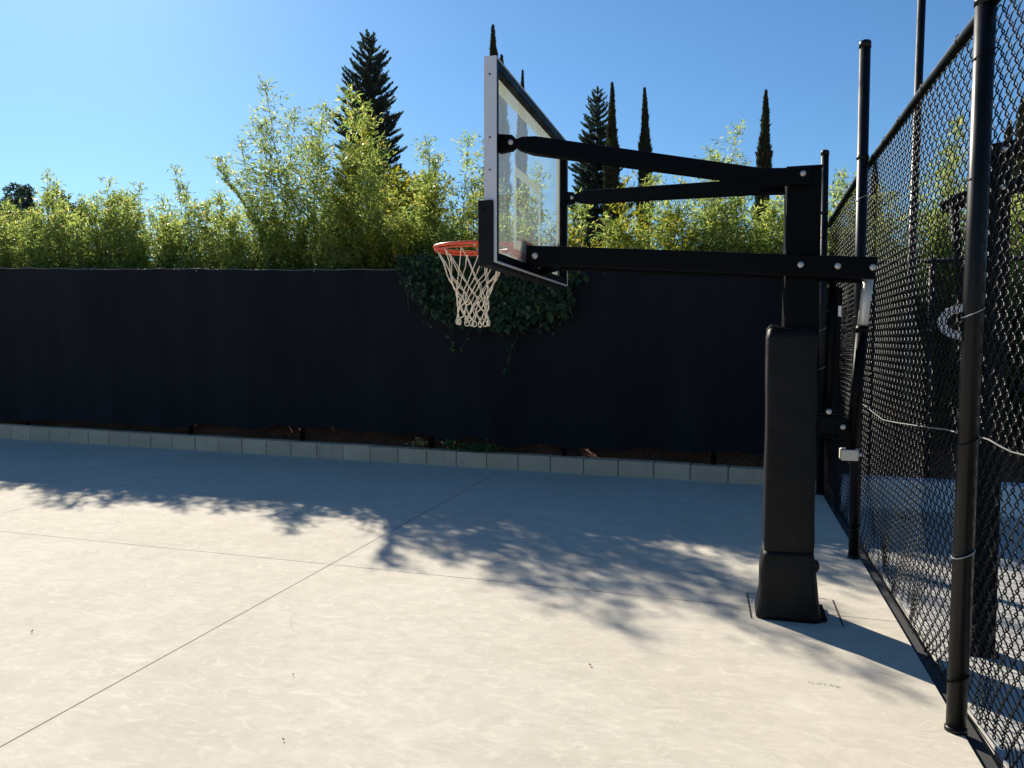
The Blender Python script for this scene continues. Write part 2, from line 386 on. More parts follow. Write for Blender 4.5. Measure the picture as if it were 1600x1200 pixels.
for i in range(12):
    p = lerp(a0, a1, i / 12) + U2 * .003; q = lerp(a0, a1, (i + 1) / 12) - U2 * .003
    ww.prism([p - Vector((0, 0, .1)), q - Vector((0, 0, .1)), q + N2 * .2 - Vector((0, 0, .1)), p + N2 * .2 - Vector((0, 0, .1))], (0, 0, 0), (0, 0, .345))
o = ww.build('low_white_wall', WHITEC, None, bevel=.01); tag(o, 'low white painted concrete wall at the far side of the neighbouring court', 'wall')

# ------------------------------------------------------------------ chain-link weave
def chain_link(length, z0, z1, H, V, r, jig=.004, sides=3, bulge=None, z0f=None):
    """weave in (s, n, z): vertical zigzag wires, hooked on their neighbours; returns verts, faces"""
    nw = int(length / (H / 2)); rows = int((z1 - z0) / (V / 2))
    VV = []; FF = []; base = 0
    t = np.arange(rows * 6 + 1) / 6.0
    for w in range(nw):
        ph = (t + (w % 2)) % 2; tri = np.where(ph < 1, ph, 2 - ph)            # 0..1 zigzag
        sm = .5 - .5 * np.cos(tri * pi); tri = .35 * tri + .65 * sm
        s_ = w * H / 2 + (tri - .5) * (H / 2 + r * 2.2)
        s_ = s_ + H / 4
        n_ = np.clip(1.7 * np.sin(t * pi + pi * (w % 2)), -1, 1) * r * 2.3 * (1 if w % 2 == 0 else 1)
        z_ = z0 + t * V / 2 + nrng.normal(0, .0006, len(t))
        if bulge is not None: s_, n_, z_ = bulge(s_, n_, z_)
        P = np.stack([s_, n_, z_], 1); T = nrm(np.gradient(P, axis=0))
        A = nrm(np.cross(T, np.array([0, 1.0, 0.03]))); B = np.cross(T, A)
        ang = np.arange(sides) * 2 * pi / sides
        ring = P[:, None, :] + r * (A[:, None, :] * np.cos(ang)[None, :, None] + B[:, None, :] * np.sin(ang)[None, :, None])
        VV.append(ring.reshape(-1, 3)); k = len(t)
        i = np.arange(k - 1)[:, None] * sides; j = np.arange(sides)[None, :]; j2 = (j + 1) % sides
        FF.append((np.stack([i + j, i + j2, i + sides + j2, i + sides + j], 2) + base).reshape(-1, 4)); base += k * sides
    return np.concatenate(VV), np.concatenate(FF)

# ------------------------------------------------------------------ screened fence
sf = thing('screened_fence', wl(WL * .5, .1), 'long chain-link fence covered in black privacy screen along the back of the court', 'fence')
post_s = [float((wall_px(x, 690, .12) - L0).dot(U)) for x in (-330, -140, 40, 295, 470, 672, 880, 1115)]
for s in post_s:
    mb = MB().tube([wl(s, .16, -.05), wl(s, .16, topz(s) + .01)], .030, 12); mb.build('post', POSTM, sf, True)
MB().tube([wl(s, .16, topz(s) - .012) for s in np.linspace(-7, S_END - .05, 24)], .021, 10).build('top_rail', POSTM, sf, True)
# privacy screen: waves a little, ragged hem above the wall
hem_px = [(-300, 640), (0, 656), (120, 659), (200, 662), (270, 668), (330, 662), (390, 671), (430, 665), (530, 670), (600, 678), (650, 676), (690, 690), (730, 682), (800, 697), (850, 694), (900, 701), (950, 704), (1010, 700), (1060, 706), (1130, 707), (1200, 709), (1290, 712)]
hem = [(float((wall_px(x, y, .1) - L0).dot(U)), wall_px(x, y, .1).z) for x, y in hem_px]
hs = [h[0] for h in hem]; hz = [h[1] for h in hem]
ns, nz = 260, 26; V = []
for i in range(ns + 1):
    s = lerp(-6.5, S_END - .06, i / ns); zb = float(np.interp(s, hs, hz)) + .012 * sin(s * 9) + .008 * sin(s * 23); zt = topz(s) + .005 * sin(s * 2.2) - .010 * abs(sin(s * pi / .62)) ** 1.5
    for j in range(nz + 1):
        f = j / nz; wv = .018 * sin(s * 2.1 + 1.5 * f) + .010 * sin(s * 5.3 + f * 2) * (1 - f) + .012 * (1 - f) ** 3 * sin(s * 8) + .006 * sin(s * 13 + f * 9) * f * (1 - f) * 3
        V.append(wl(s, .085 + wv * (1 - .75 * f ** 4), lerp(zb, zt, f)))
F = [(i * (nz + 1) + j, (i + 1) * (nz + 1) + j, (i + 1) * (nz + 1) + j + 1, i * (nz + 1) + j + 1) for i in range(ns) for j in range(nz)]
np_mesh('privacy_screen', [tuple(v) for v in V], F, SCREEN, sf, True)
MB().tube([wl(s, .085, topz(s) + .004 + .005 * sin(s * 2.2) - .010 * abs(sin(s * pi / .62)) ** 1.5) for s in np.linspace(-6.5, S_END - .06, 300)], .006, 5).build('screen_hem_cord', painted('grey_hem', (.10, .10, .11), .45), sf, True)
Vc, Fc = chain_link(S_END + 4.5, .13, .62, .075, .066, .0019, sides=3)
Pw = np.array([tuple(wl(0, .13))]) + np.outer(Vc[:, 0] - 4.5, np.array(U)) + np.outer(Vc[:, 1], np.array(NW)) + np.outer(Vc[:, 2], [0, 0, 1])
np_mesh('chain_link_mesh', Pw, Fc, WIREM, sf, True)

for i in range(-10, 19):      # ties lashing the screen to the top rail
    s_ = i * .62
    if -6.4 < s_ < S_END - .1: MB().tube([wl(s_, .083 + .05 * cos(a) + .045, topz(s_) - .012 + .032 * sin(a)) for a in np.linspace(0, 2 * pi, 12, endpoint=False)], .003, 4, closed=True).build('screen_tie', ZINC if i % 3 == 0 else PADM, sf, True)
# right-hand continuation behind the neighbouring court: open chain-link
def w2(s, off, z=0.0): return a0 + U2 * s + N2 * off + Vector((0, 0, z))
bf = thing('back_chain_link_fence', w2(2, .28), 'black open chain-link fence standing behind the low white wall, in front of the dark hedge', 'fence')
def w2px(x, y, off): return pl(x, y, a0 + N2 * off, N2)
rz = w2px(1440, 408, .5).z
MB().tube([w2(.05, .5, rz), w2(9, .5, rz)], .021, 8).build('top_rail', POSTM, bf, True)
for s in (.75, 3.3, 5.9, 8.4): MB().tube([w2(s, .5, -.05), w2(s, .5, rz + .02)], .03, 10).build('post', POSTM, bf, True)
Vc, Fc = chain_link(4.2, .24, rz, .078, .076, .0022, sides=3)
Pw = np.array([tuple(w2(0.05, .47))]) + np.outer(Vc[:, 0], np.array(U2)) + np.outer(Vc[:, 1], np.array(N2)) + np.outer(Vc[:, 2], [0, 0, 1])
np_mesh('chain_link_mesh', Pw, Fc, WIREM, bf, True)
# tall pole
tb = w2px(1411, 752, .35); tt = w2px(1443, -70, .35); tt2 = tt + (tt - tb) * .12
tp = MB().tube([Vector((tb.x, tb.y, -.05)), tb, tt2], .034, 14).build('tall_pole', POSTM, None, True)
tag(tp, 'very tall thin black pole behind the white wall, running out of the picture', 'pole')

# ------------------------------------------------------------------ side chain-link fence
fe = thing('chain_link_fence', (FX, 5.5, 0), 'tall black chain-link fence with a top rail dividing the two courts at right', 'fence')
RZ = 2.66
PY = [.75, 3.15, 5.54, 7.80]
PT = [3.4, 3.4, onY(1352, 68, 5.54).z, onY(1289, 238, 7.8).z]
for y, zt, px0, px1 in zip(PY, PT, (.815, .825, .806, .822), (.83, .853, .800, .804)):
    px = px0 + (px1 - px0) * .5
    p = MB().tube([(px0, y, -.03), (px1, y, zt)], .0345, 20).build('post', POSTM, fe, True)
    MB().tube([(px1, y, zt - .03), (px1, y, zt + .006), (px1, y, zt + .016), (px1, y, zt + .024)], [.0375, .0375, .031, .012], 20).build('cap', POSTM, p, True)
    MB().tube([(px0, y, -.005), (px0, y, .012), (px0, y, .018)], [.039, .039, .036], 20).build('collar', POSTM, p, True)
    for z in (.25, .70, 1.15, 1.6, 2.05, 2.45):
        z += rnd.uniform(-.06, .06); px = px0 + (px1 - px0) * z / zt; tl = rnd.uniform(-.25, .25)
        ring = [(px + .037 * cos(a), y + .037 * sin(a), z + .02 * tl * sin(a) + .018 * cos(a)) for a in np.linspace(0, 2 * pi, 16, endpoint=False)]
        MB().tube(ring, .0022, 6, closed=True).build('tie_wire', ZINC if rnd.random() < .3 else WIREM, p, True)
    for z in (RZ,):
        px = px0 + (px1 - px0) * z / zt
        ring = [(px + .041 * cos(a), y + .041 * sin(a), z) for a in np.linspace(0, 2 * pi, 20, endpoint=False)]
        MB().tube([(px, y, z - .014), (px, y, z + .014)], .038, 20).build('rail_band', POSTM, p, True)
RX = FX + .045
MB().tube([(RX, y, RZ - .043 * max(0, (y - 6)) + .006 * sin(y * 2)) for y in np.linspace(-1.2, 8.0, 24)], .0235, 14).build('top_rail', POSTM, fe, True)
for y in np.arange(-.6, 7.9, .52):
    y += rnd.uniform(-.08, .08); z = RZ - .043 * max(0, (y - 6)) + .006 * sin(y * 2)
    ring = [(RX + .0275 * cos(a), y + .006 * sin(a), z + .0275 * sin(a)) for a in np.linspace(0, 2 * pi, 12, endpoint=False)]
    MB().tube(ring, .0022, 5, closed=True).build('tie_wire', WIREM, fe, True)
FM = FX + .045
def bulge(s, n, z):
    y = s - 1.2
    low = np.clip(1 - z / .55, 0, 1) ** 1.6
    n = n + .006 * np.sin(y * 1.7 + z * 1.3) + .004 * np.sin(y * 4.1 + z * 3)
    n = n + low * (.035 + .03 * np.sin(y * 2.6 + .4) + .02 * np.sin(y * 6.1) + .016 * np.sin(y * 13 + z * 18))
    z = z + low * (.02 * np.sin(y * 3.3) + .012 * np.sin(y * 8.7))
    s = s + .004 * np.sin(z * 5 + y * 3) + low * .012 * np.sin(y * 11 + z * 9)
    return s, n, z
Vc, Fc = chain_link(9.15, .012, RZ - .015, .078, .076, .0027, sides=4, bulge=bulge)
Pw = np.stack([FM + .008 - .0 + Vc[:, 1], Vc[:, 0] - 1.2, Vc[:, 2] * (1 - .0)], 1)
k = np.clip(Pw[:, 1] - 6, 0, None) * .043 / RZ; Pw[:, 2] *= (1 - k)
np_mesh('chain_link_mesh', Pw, Fc, WIREM, fe, True)
# bottom tension wire
MB().tube([(FM + .01 + .012 * sin(y * 2.6), y, .03 + .008 * sin(y * 5)) for y in np.linspace(-1.2, 7.9, 60)], .0022, 5).build('tension_wire', WIREM, fe, True)
# loose cable strung along the mesh
pts = [onX(x, y, FM - .006) for x, y in ((1332, 621), (1341, 628), (1352, 634), (1366, 646), (1380, 656), (1398, 660), (1425, 664), (1452, 668), (1478, 671), (1500, 677), (1520, 679), (1545, 687), (1562, 697), (1580, 706), (1600, 711), (1640, 716))]
o = MB().tube(pts, .0028, 6).build('loose_cable', CABLE, None, True); tag(o, 'thin pale cable sagging along the chain-link fence below eye level', 'cable')

# ------------------------------------------------------------------ basketball hoop
AY = 4.30; BX = -1.075          # hoop axis, rear plane of the board
hoop = thing('basketball_hoop', (.335, AY, 0), 'large black adjustable basketball hoop with clear board, orange rim, white net and padded pole', 'basketball hoop')
pf = AY - .10
xl = onY(1226, 450, pf).x; xr = onY(1281, 450, pf).x; zt = onY(1250, 262, pf).z; pc = (xl + xr) / 2
MB().box((xl, AY - .10, 0), (xr, AY + .10, zt)).build('pole', BLACK, hoop, bevel=.012)
MB().box((xl - .004, AY - .104, zt - .002), (xr + .004, AY + .104, zt + .010)).build('pole_cap', BLACK, hoop, bevel=.004)
MB().box((pc - .17, AY - .10, .004), (pc + .155, AY + .13, .022)).build('base_plate', BLACK, hoop, bevel=.003)
# pad: soft rounded square, wobbling slightly, with flared skirt
def rsq(cx, cy, hx, hy, r, z, n=5, wob=0, ph=0, tilt=0.0):
    out = []
    for qx, qy, a0_ in ((1, 1, 0), (-1, 1, pi / 2), (-1, -1, pi), (1, -1, 1.5 * pi)):
        for i in range(n + 1):
            a = a0_ + pi / 2 * i / n; x = cx + qx * (hx - r) + r * cos(a); y = cy + qy * (hy - r) + r * sin(a)
            w = wob * (sin(x * 31 + z * 7 + ph) + sin(y * 27 - z * 11 + ph))
            out.append(Vector((x + w, y + w * .6, z + tilt * (x - cx))))
    return out
def loft(mb, rings, capb=True, capt=True):
    n = len(rings[0]); vs = [v for r in rings for v in r]; fs = []
    for i in range(len(rings) - 1): fs += [(i * n + j, i * n + (j + 1) % n, (i + 1) * n + (j + 1) % n, (i + 1) * n + j) for j in range(n)]
    if capb: fs.append(tuple(range(n))[::-1])
    if capt: fs.append(tuple((len(rings) - 1) * n + j for j in range(n)))
    return mb.add(vs, fs)
pyf = AY - .118
ptl = onY(1199, 560, pyf); ptr = onY(1278, 560, pyf); zpt = onY(1240, 511, pyf).z; zpb = onY(1240, 868, pyf).z
cx = (ptl.x + ptr.x) / 2; hx = (ptr.x - ptl.x) / 2
rings = []
for i in range(22):
    f = i / 21; z = lerp(zpb - .02, zpt, f); e = (.006 * (max(0, f - .96) / .04) ** 2 + .006 * (max(0, .05 - f) / .05) ** 2)
    rings.append(rsq(cx + .001 * sin(f * 4), AY, hx - e + .0012 * sin(f * 9), .118 - e, .024, z, 5, .0007, f * 3, .012))
pad = loft(MB(), rings).build('pole_pad', VINYL, hoop, True)
# loose flap and seam at the back edge of the pad
MB().tube([Vector((cx + hx - .004, AY - .102, lerp(zpb, zpt, f))) + Vector((.004 * sin(f * 21), 0, 0)) for f in np.linspace(0, 1, 24)], .006, 6).build('seam', VINYL, pad, True)
fl = [onY(1197, 516, pyf - .004), onY(1206, 509, pyf - .01), onY(1218, 511, pyf - .006), onY(1232, 513, pyf - .004), onY(1243, 514, pyf)]
MB().tube(fl, [.003, .007, .006, .004, .002], 8).build('strap', VINYL, pad, True)
sk = []
for i in range(16):
    f = i / 15; z = lerp(zpb + .012, .004, f); h1 = lerp(hx + .002, hx + .040, f ** .9); hy = lerp(.121, .138, f)
    sk.append(rsq(cx + .008 * f, AY, h1 + .003 * sin(f * 7), hy, lerp(.03, .045, f), z, 6, .0022, f * 5, .03 * (1 - f)))
loft(MB(), sk).build('pad_skirt', VINYL, pad, True)
MB().prism([(cx + hx - .02, AY - .12, zpb - .02), (cx + hx + .028, AY - .118, zpb - .035), (cx + hx + .03, AY - .118, zpb - .06), (cx + hx + .006, AY - .12, zpb - .10)], (0, 0, 0), (0, .05, .005)).build('skirt_flap', VINYL, pad, bevel=.004)

bolts = []
def bolt(parent, p, r=.016, out=(0, -1, 0)):
    p = Vector(p); o_ = Vector(out)
    MB().tube([p, p + o_ * .004, p + o_ * .010, p + o_ * .014], [r * 1.0, r * 1.0, r * .86, r * .45], 16).build('bolt', ZINC, parent, True)
# lower arms, one on each side of the pole
nyA = AY - .135; 
pA = onY(826, 400, nyA); pB = onY(1368, 419.5, nyA)
zA = pA.z; zB = pB.z
pA = Vector((BX + .075, nyA, onY(900, 402, nyA).z + .012)); 
for sgn in (-1, 1):
    y = AY + sgn * .135
    a = Vector((pA.x, y, pA.z)); b_ = Vector((pB.x, y, pB.z))
    arm = MB().beam(a, b_, .055, .107).build('lower_arm', BLACK, hoop, bevel=.006)
    if sgn < 0:
        d = (b_ - a).normalized()
        for x_ in (1251, 1309, 1364):
            q = onY(x_, 415, y - .028); t = (q.x - a.x) / (b_.x - a.x); q = a + (b_ - a) * t; bolt(arm, (q.x, y - .0275, q.z + .002))
        q = onY(836, 397, y - .028); bolt(arm, (q.x, y - .0275, a.z), .018)
MB().box((BX + .06, AY - .10, pA.z - .045), (BX + .12, AY + .10, pA.z + .04)).build('arm_crossbar', BLACK, hoop, bevel=.004)
MB().beam((pB.x - .05, AY - .105, pB.z), (pB.x - .05, AY + .105, pB.z), .05, .06).build('arm_crossbar', BLACK, hoop, bevel=.004)
# bracket between lower arms and board
MB().prism([(BX - .03, 0, pA.z - .085), (BX + .10, 0, pA.z - .05), (BX + .10, 0, pA.z + .05), (BX - .03, 0, pA.z + .06)], (0, AY - .165, 0), (0, .02, 0)).build('board_bracket', BLACK, hoop, bevel=.003)
MB().prism([(BX - .03, 0, pA.z - .085), (BX + .10, 0, pA.z - .05), (BX + .10, 0, pA.z + .05), (BX - .03, 0, pA.z + .06)], (0, AY + .145, 0), (0, .02, 0)).build('board_bracket', BLACK, hoop, bevel=.003)
# upper arms, splaying out to the two sides of the board
uy = .125
ub = onY(1190, 277, AY - uy); ue = onY(1266, 276, AY - uy); un = onX(800, 224, BX + .05)
for sgn in (-1, 1):
    far_y = AY + sgn * (AY - un.y); y = AY + sgn * uy
    p0 = Vector((BX + .06, far_y, un.z)); p1 = Vector((ub.x, y, ub.z)); p2 = Vector((ue.x, y, ue.z))
    mb = MB(); d0 = (p1 - p0).normalized()
    # swaged end, then main tube, bend, clamp length: one lofted beam
    def sect(p, side, w, h): return [p + side * (i * w / 2) + Vector((0, 0, j * h / 2)) for i, j in ((-1, -1), (1, -1), (1, 1), (-1, 1))]
    s0 = d0.cross(Vector((0, 0, 1))).normalized(); s1 = Vector((0, -1, 0)); sm_ = (s0 + s1).normalized()
    if s0.y > 0: s0 = -s0; sm_ = (s0 + s1).normalized()
    R = [sect(p0, s0, .022, .03), sect(p0 + d0 * .035, s0, .03, .066), sect(p0 + d0 * .10, s0, .05, .084), sect(p1, sm_, .05, .084), sect(p2, s1, .05, .084)]
    ar = loft(mb, R).build('upper_arm', BLACK, hoop, bevel=.005)
    MB().prism([(BX - .012, 0, un.z - .045), (BX + .055, 0, un.z - .036), (BX + .078, 0, un.z - .012), (BX + .078, 0, un.z + .012), (BX + .055, 0, un.z + .036), (BX - .012, 0, un.z + .045)], (0, far_y - .02, 0), (0, .04, 0)).build('lug', BLACK, ar, bevel=.004)
    bolt(ar, (BX + .05, far_y - .02, un.z), .013)
    if sgn < 0: bolt(ar, (onY(1254, 275, y).x, y - .026, ub.z + .002), .015)
# backboard
bb = thing('backboard', (BX, AY, 1.833), None, None); bb.parent = hoop; bb.location = (BX - .335, 0, 1.833)
Y0, Y1, Z0, Z1 = 3.49, 5.11, 1.833, 2.780; FXb = BX - .062
mb = MB()   # inner black frame
t = .045
mb.box((FXb + .016, Y0 + .004, Z0 + .004), (BX - .003, Y0 + t, Z1 - .004)).box((FXb + .016, Y1 - t, Z0 + .004), (BX - .003, Y1 - .004, Z1 - .004))
mb.box((FXb + .0165, Y0 + t, Z0 + .004), (BX - .0035, Y1 - t, Z0 + t)).box((FXb + .0165, Y0 + t, Z1 - t), (BX - .0035, Y1 - t, Z1 - .004))
mb.build('backboard_frame', BLACK, bb, bevel=.003)
mb = MB()   # silver edge trim
mb.box((FXb, Y0 - .004, Z0 - .004), (BX, Y0 + .0035, Z1 + .004)).box((FXb, Y1 - .0035, Z0 - .004), (BX, Y1 + .004, Z1 + .004))
mb.box((FXb + .0005, Y0 + .0035, Z1 - .0035), (BX - .0005, Y1 - .0035, Z1 + .004)).box((FXb + .0005, Y0 + .0035, Z0 - .004), (BX - .0005, Y1 - .0035, Z0 + .0035))
mb.build('edge_trim', SILVER, bb, bevel=.0015)
for z_ in (2.70, 2.41, 2.26): MB().tube([(FXb + .03, Y0 - .0045, z_), (FXb + .03, Y0 - .0065, z_)], .0045, 10).build('screw', BLACK, bb)
MB().box((FXb + .002, Y0 + .005, Z0 + .005), (FXb + .014, Y1 - .005, Z1 - .005)).build('glass_pane', GLASS, bb)
mb = MB(); lx0, lx1 = FXb - .0012, FXb + .0008; bwid = .075
mb.box((lx0, Y0 + .006, Z1 - bwid - .02), (lx1, Y1 - .006, Z1 - .008)).box((lx0, Y0 + .006, Z0 + .008), (lx1, Y1 - .006, Z0 + bwid))
mb.box((lx0, Y1 - .075, Z0 + bwid), (lx1, Y1 - .006, Z1 - bwid - .02)).box((lx0, Y0 + .006, Z0 + bwid), (lx1, Y0 + .06, Z1 - bwid - .02))
zs0, zs1 = 1.955, 2.395; h_ = .295
mb.box((lx0, AY - h_, zs0), (lx1, AY - h_ + .05, zs1)).box((lx0, AY + h_ - .05, zs0), (lx1, AY + h_, zs1))
mb.box((lx0, AY - h_ + .05, zs1 - .05), (lx1, AY + h_ - .05, zs1)).box((lx0, AY - h_ + .05, zs0), (lx1, AY + h_ - .05, zs0 + .05))
mb.build('painted_lines', LINEM, bb)
# padding along the lower edge, turning up both corners
px0, px1 = FXb - .026, BX - .014
prof = [(Y0 - .022, Z0 + .285), (Y0 - .022, Z0 - .022), (Y1 + .022, Z0 - .022), (Y1 + .022, Z0 + .285), (Y1 - .002, Z0 + .285), (Y1 - .002, Z0 - .003), (Y0 + .002, Z0 - .003), (Y0 + .002, Z0 + .285)]
mb = MB(); k = len(prof)
vs = [(px0, y, z) for y, z in prof] + [(px1, y, z) for y, z in prof]
quads = [(0, 1, 6, 7), (1, 2, 5, 6), (2, 3, 4, 5)]
mb.add(vs, [q[::-1] for q in quads] + [tuple(i + k for i in q) for q in quads] + [(i, (i + 1) % k, k + (i + 1) % k, k + i) for i in range(k)])
MBL = MB().box((px0 - .001, Y0 - .0, Z0 - .02), (FXb - .0025, Y0 + .03, Z0 + .284)).box((px0 - .001, Y1 - .03, Z0 - .02), (FXb - .0025, Y1, Z0 + .284)).box((px0 - .0005, Y0 + .03, Z0 - .021), (FXb - .003, Y1 - .03, Z0 + .03))
mb.build('edge_padding', PADM, bb, bevel=.007); MBL.build('padding_lip', PADM, bb, bevel=.002)
for z_ in (Z0 + .24,): MB().tube([(FXb + .01, Y0 - .0215, z_), (FXb + .01, Y0 - .0235, z_)], .007, 10).build('screw', BLACK, bb)
# rim
RC = Vector((FXb - .100 - .228, AY, 0)); RZM = 2.005
ringp = [(RC.x + 0.228 * cos(a), AY + 0.228 * sin(a), RZM) for a in np.linspace(0, 2 * pi, 64, endpoint=False)]
rim = MB().tube(ringp, .0095, 12, closed=True).build('rim', ORANGE, hoop, True)
mb = MB(); mb.box((FXb - .018, AY - .13, RZM - .13), (FXb - .006, AY + .13, RZM + .03))
mb.prism([(FXb - .018, AY - .11, 0), (FXb - .018, AY + .11, 0), (RC.x + .19, AY + .115, 0), (RC.x + .22, AY + .07, 0), (RC.x + .228, AY, 0), (RC.x + .22, AY - .07, 0), (RC.x + .19, AY - .115, 0)], (0, 0, RZM + .004), (0, 0, .006))
for y in (-.10, .094): mb.prism([(FXb - .018, 0, RZM + .004), (FXb - .018, 0, RZM - .12), (RC.x + .217, 0, RZM - .01), (RC.x + .217, 0, RZM + .004)], (0, AY + y, 0), (0, .006, 0))
mb.build('rim_bracket', ORANGE, rim, bevel=.002)
mb = MB(); mb.tube([(RC.x + 0.228 * cos(a), AY + 0.228 * sin(a), RZM - .02) for a in np.linspace(.62, 2 * pi - .62, 50)], .0042, 8)
for a in np.linspace(.7, 2 * pi - .7, 12):
    c_ = Vector((RC.x + 0.228 * cos(a), AY + 0.228 * sin(a), RZM)); mb.tube([c_ + Vector((0, 0, -.006)), c_ + Vector((0, 0, -.024))], .004, 6)
mb.build('net_ring', ORANGE, rim, True)
# net
mb = MB(); nh = 12
rows = [(0, .220), (.135, .152), (.188, .120), (.236, .100), (.282, .089), (.325, .083), (.366, .080), (.400, .083)]
nodes = []
for i, (dz, r) in enumerate(rows):
    R_ = []
    for k_ in range(nh):
        a = 2 * pi * (k_ + (.5 if i % 2 else 0)) / nh + rnd.uniform(-.05, .05) * min(i, 3) / 2
        R_.append(Vector((RC.x - .006 * min(1, dz * 3) + (r + rnd.uniform(-.005, .005) * min(i, 3)) * cos(a), AY + (r + rnd.uniform(-.005, .005) * min(i, 3)) * sin(a), RZM - .02 - dz + rnd.uniform(-.007, .007) * min(i, 2))))
    nodes.append(R_)
for i in range(len(rows) - 1):
    for k_ in range(nh):
        for dk in ((0, -1) if i % 2 == 0 else (0, 1)):
            p = nodes[i][k_]; q = nodes[i + 1][(k_ + dk) % nh]; ce = Vector((RC.x, AY, 0)); mid = (p + q) / 2; o_ = (mid - ce); o_.z = 0
            mid = mid + o_.normalized() * (-.010 if i == 0 else .002) + Vector((rnd.uniform(-1, 1), rnd.uniform(-1, 1), -.5)) * .003
            mb.tube([p, mid, q], .0027 + (.0004 if i > 3 else 0), 6)
    if i:
        for p in nodes[i]: mb.tube([p + Vector((0, 0, -.005)), p + Vector((0, 0, 0)), p + Vector((0, 0, .006))], [.0035, .0052, .0035], 6)
for p in nodes[-1]:
    d = p - Vector((RC.x, AY, p.z)); d.normalize(); tn = Vector((-d.y, d.x, 0))
    mb.tube([p + tn * (.014 * sin(a)) + d * .004 * sin(a) + Vector((0, 0, -.017 + .017 * cos(a))) for a in np.linspace(0, 2 * pi, 10, endpoint=False)], .0030, 6, closed=True)
mb.build('net', NYLON, rim, True)
# height adjuster: chrome ram in black sleeve, gas strut, brackets and end box
ya = AY - .02
r0 = onY(1358, 424, ya); r1 = onY(1347.5, 511, ya); r2 = onY(1330, 702, ya)
act = MB().tube([r1, r2], .0295, 20).build('actuator_sleeve', BLACK, hoop, True)
MB().tube([r0, r1 + (r0 - r1) * -.02], .026, 20).build('chrome_ram', CHROME, act, True)
MB().tube([r1 + (r0 - r1).normalized() * .006, r1 - (r0 - r1).normalized() * .03], .0315, 20).build('collar', BLACK, act, True)
e0 = onY(1314, 702, ya - .03); e1 = onY(1341, 720, ya - .03)
MB().box((e0.x, ya - .045, e1.z), (e1.x, ya + .045, e0.z)).build('end_box', BOXM, act, bevel=.006)
MB().tube([(e1.x, ya, (e0.z + e1.z) / 2), (e1.x + .022, ya, (e0.z + e1.z) / 2)], .009, 10).build('crank_stub', ZINC, act, True)
for dx in (.012, .075): MB().tube([(e0.x + dx, ya - .02, e0.z), (e0.x + dx, ya - .02, e0.z + .006)], .007, 8).build('screw', ZINC, act, True)
s0_ = onY(1301, 455, AY - .06); s1_ = onY(1293.5, 642, AY - .06)
st = MB().tube([s0_ + (s0_ - s1_).normalized() * .12, s1_], .017, 14).build('strut', BLACK, hoop, True)
lb = onY(1310, 478, AY - .085); lb2 = onY(1314.5, 494, AY - .085)
MB().beam((s0_.x + .034, AY - .045, s0_.z + .02), (s1_.x + .030, AY - .045, s1_.z), .02, .03).build('strut_rail', BLACK, st, bevel=.003)
MB().box((lb.x, AY - .085, lb2.z), (lb2.x, AY - .081, lb.z)).build('white_tag', WHITEP, st)
MB().tube([(s1_.x, AY - .077, s1_.z), (s1_.x, AY - .10, s1_.z)], .012, 12).build('bolt_boss', BLACK, st, True)
bolt(st, (s1_.x, AY - .10, s1_.z), .0145)
k0 = onY(1281, 651, AY - .08); k1 = onY(1322, 677, AY - .08)
br = MB().box((xr - .03, AY - .08, k1.z), (k1.x, AY - .066, k0.z)).build('actuator_bracket', BLACK, hoop, bevel=.003)
MB().box((xr - .03, AY + .066, k1.z), (k1.x, AY + .08, k0.z)).build('actuator_bracket', BLACK, hoop, bevel=.003)
q = onY(1317, 667, AY - .08); bolt(br, (q.x, AY - .08, q.z), .0135)
MB().prism([(k1.x - .05, 0, k0.z), (k1.x + .012, 0, k0.z - .01), (e0.x + .05, 0, e0.z + .01), (e0.x + .012, 0, e0.z + .01)], (0, AY - .055, 0), (0, .012, 0)).build('link_plate', BLACK, hoop, bevel=.002)

# ------------------------------------------------------------------ second hoop behind the fence
h2y = 4.06; b2 = G(1537, 1021); hx2 = b2.x; h2y = b2.y + .05
hp2 = thing('basketball_hoop', (hx2, h2y, 0), 'second plain black hoop pole with white curved gauge, seen through the chain-link fence', 'basketball hoop')
z2 = onY(1550, 229, h2y - .05).z
MB().box((hx2 - .05, h2y - .05, -.02), (hx2 + .05, h2y + .05, z2 + .01)).build('pole', BLACK, hp2, bevel=.008)
MB().box((hx2 - .065, h2y - .065, -.016), (hx2 + .065, h2y + .065, -.004)).build('base_plate', BLACK, hp2, bevel=.003)
nyB = h2y - .075
c0 = onY(1484, 316, nyB); c1 = onY(1600, 284, nyB); d_ = (c1 - c0).normalized()
l0 = c0; l1 = c0 + d_ * 1.25
u0 = onY(1556, 236, nyB); du = (onY(1600, 228, nyB) - u0).normalized(); u1 = u0 + du * (1.25 - (u0.x - c0.x))
for y in (nyB, h2y + .075):
    MB().beam((l0.x, y, l0.z), (l1.x, y, l1.z), .04, .055).build('lower_arm', BLACK, hp2, bevel=.004)
    MB().beam((u0.x - .06, y, u0.z), (u1.x, y, u1.z), .04, .05).build('upper_arm', BLACK, hp2, bevel=.004)
bolt(hp2, (hx2, nyB - .02, c0.z + d_.z / d_.x * (hx2 - c0.x)), .013); bolt(hp2, (hx2, nyB - .02, u0.z), .013)
g0 = onY(1490, 318, h2y - .03); g1 = onY(1505, 500, h2y - .03)
MB().tube([g0, g1], .020, 14).build('strut', BLACK, hp2, True)
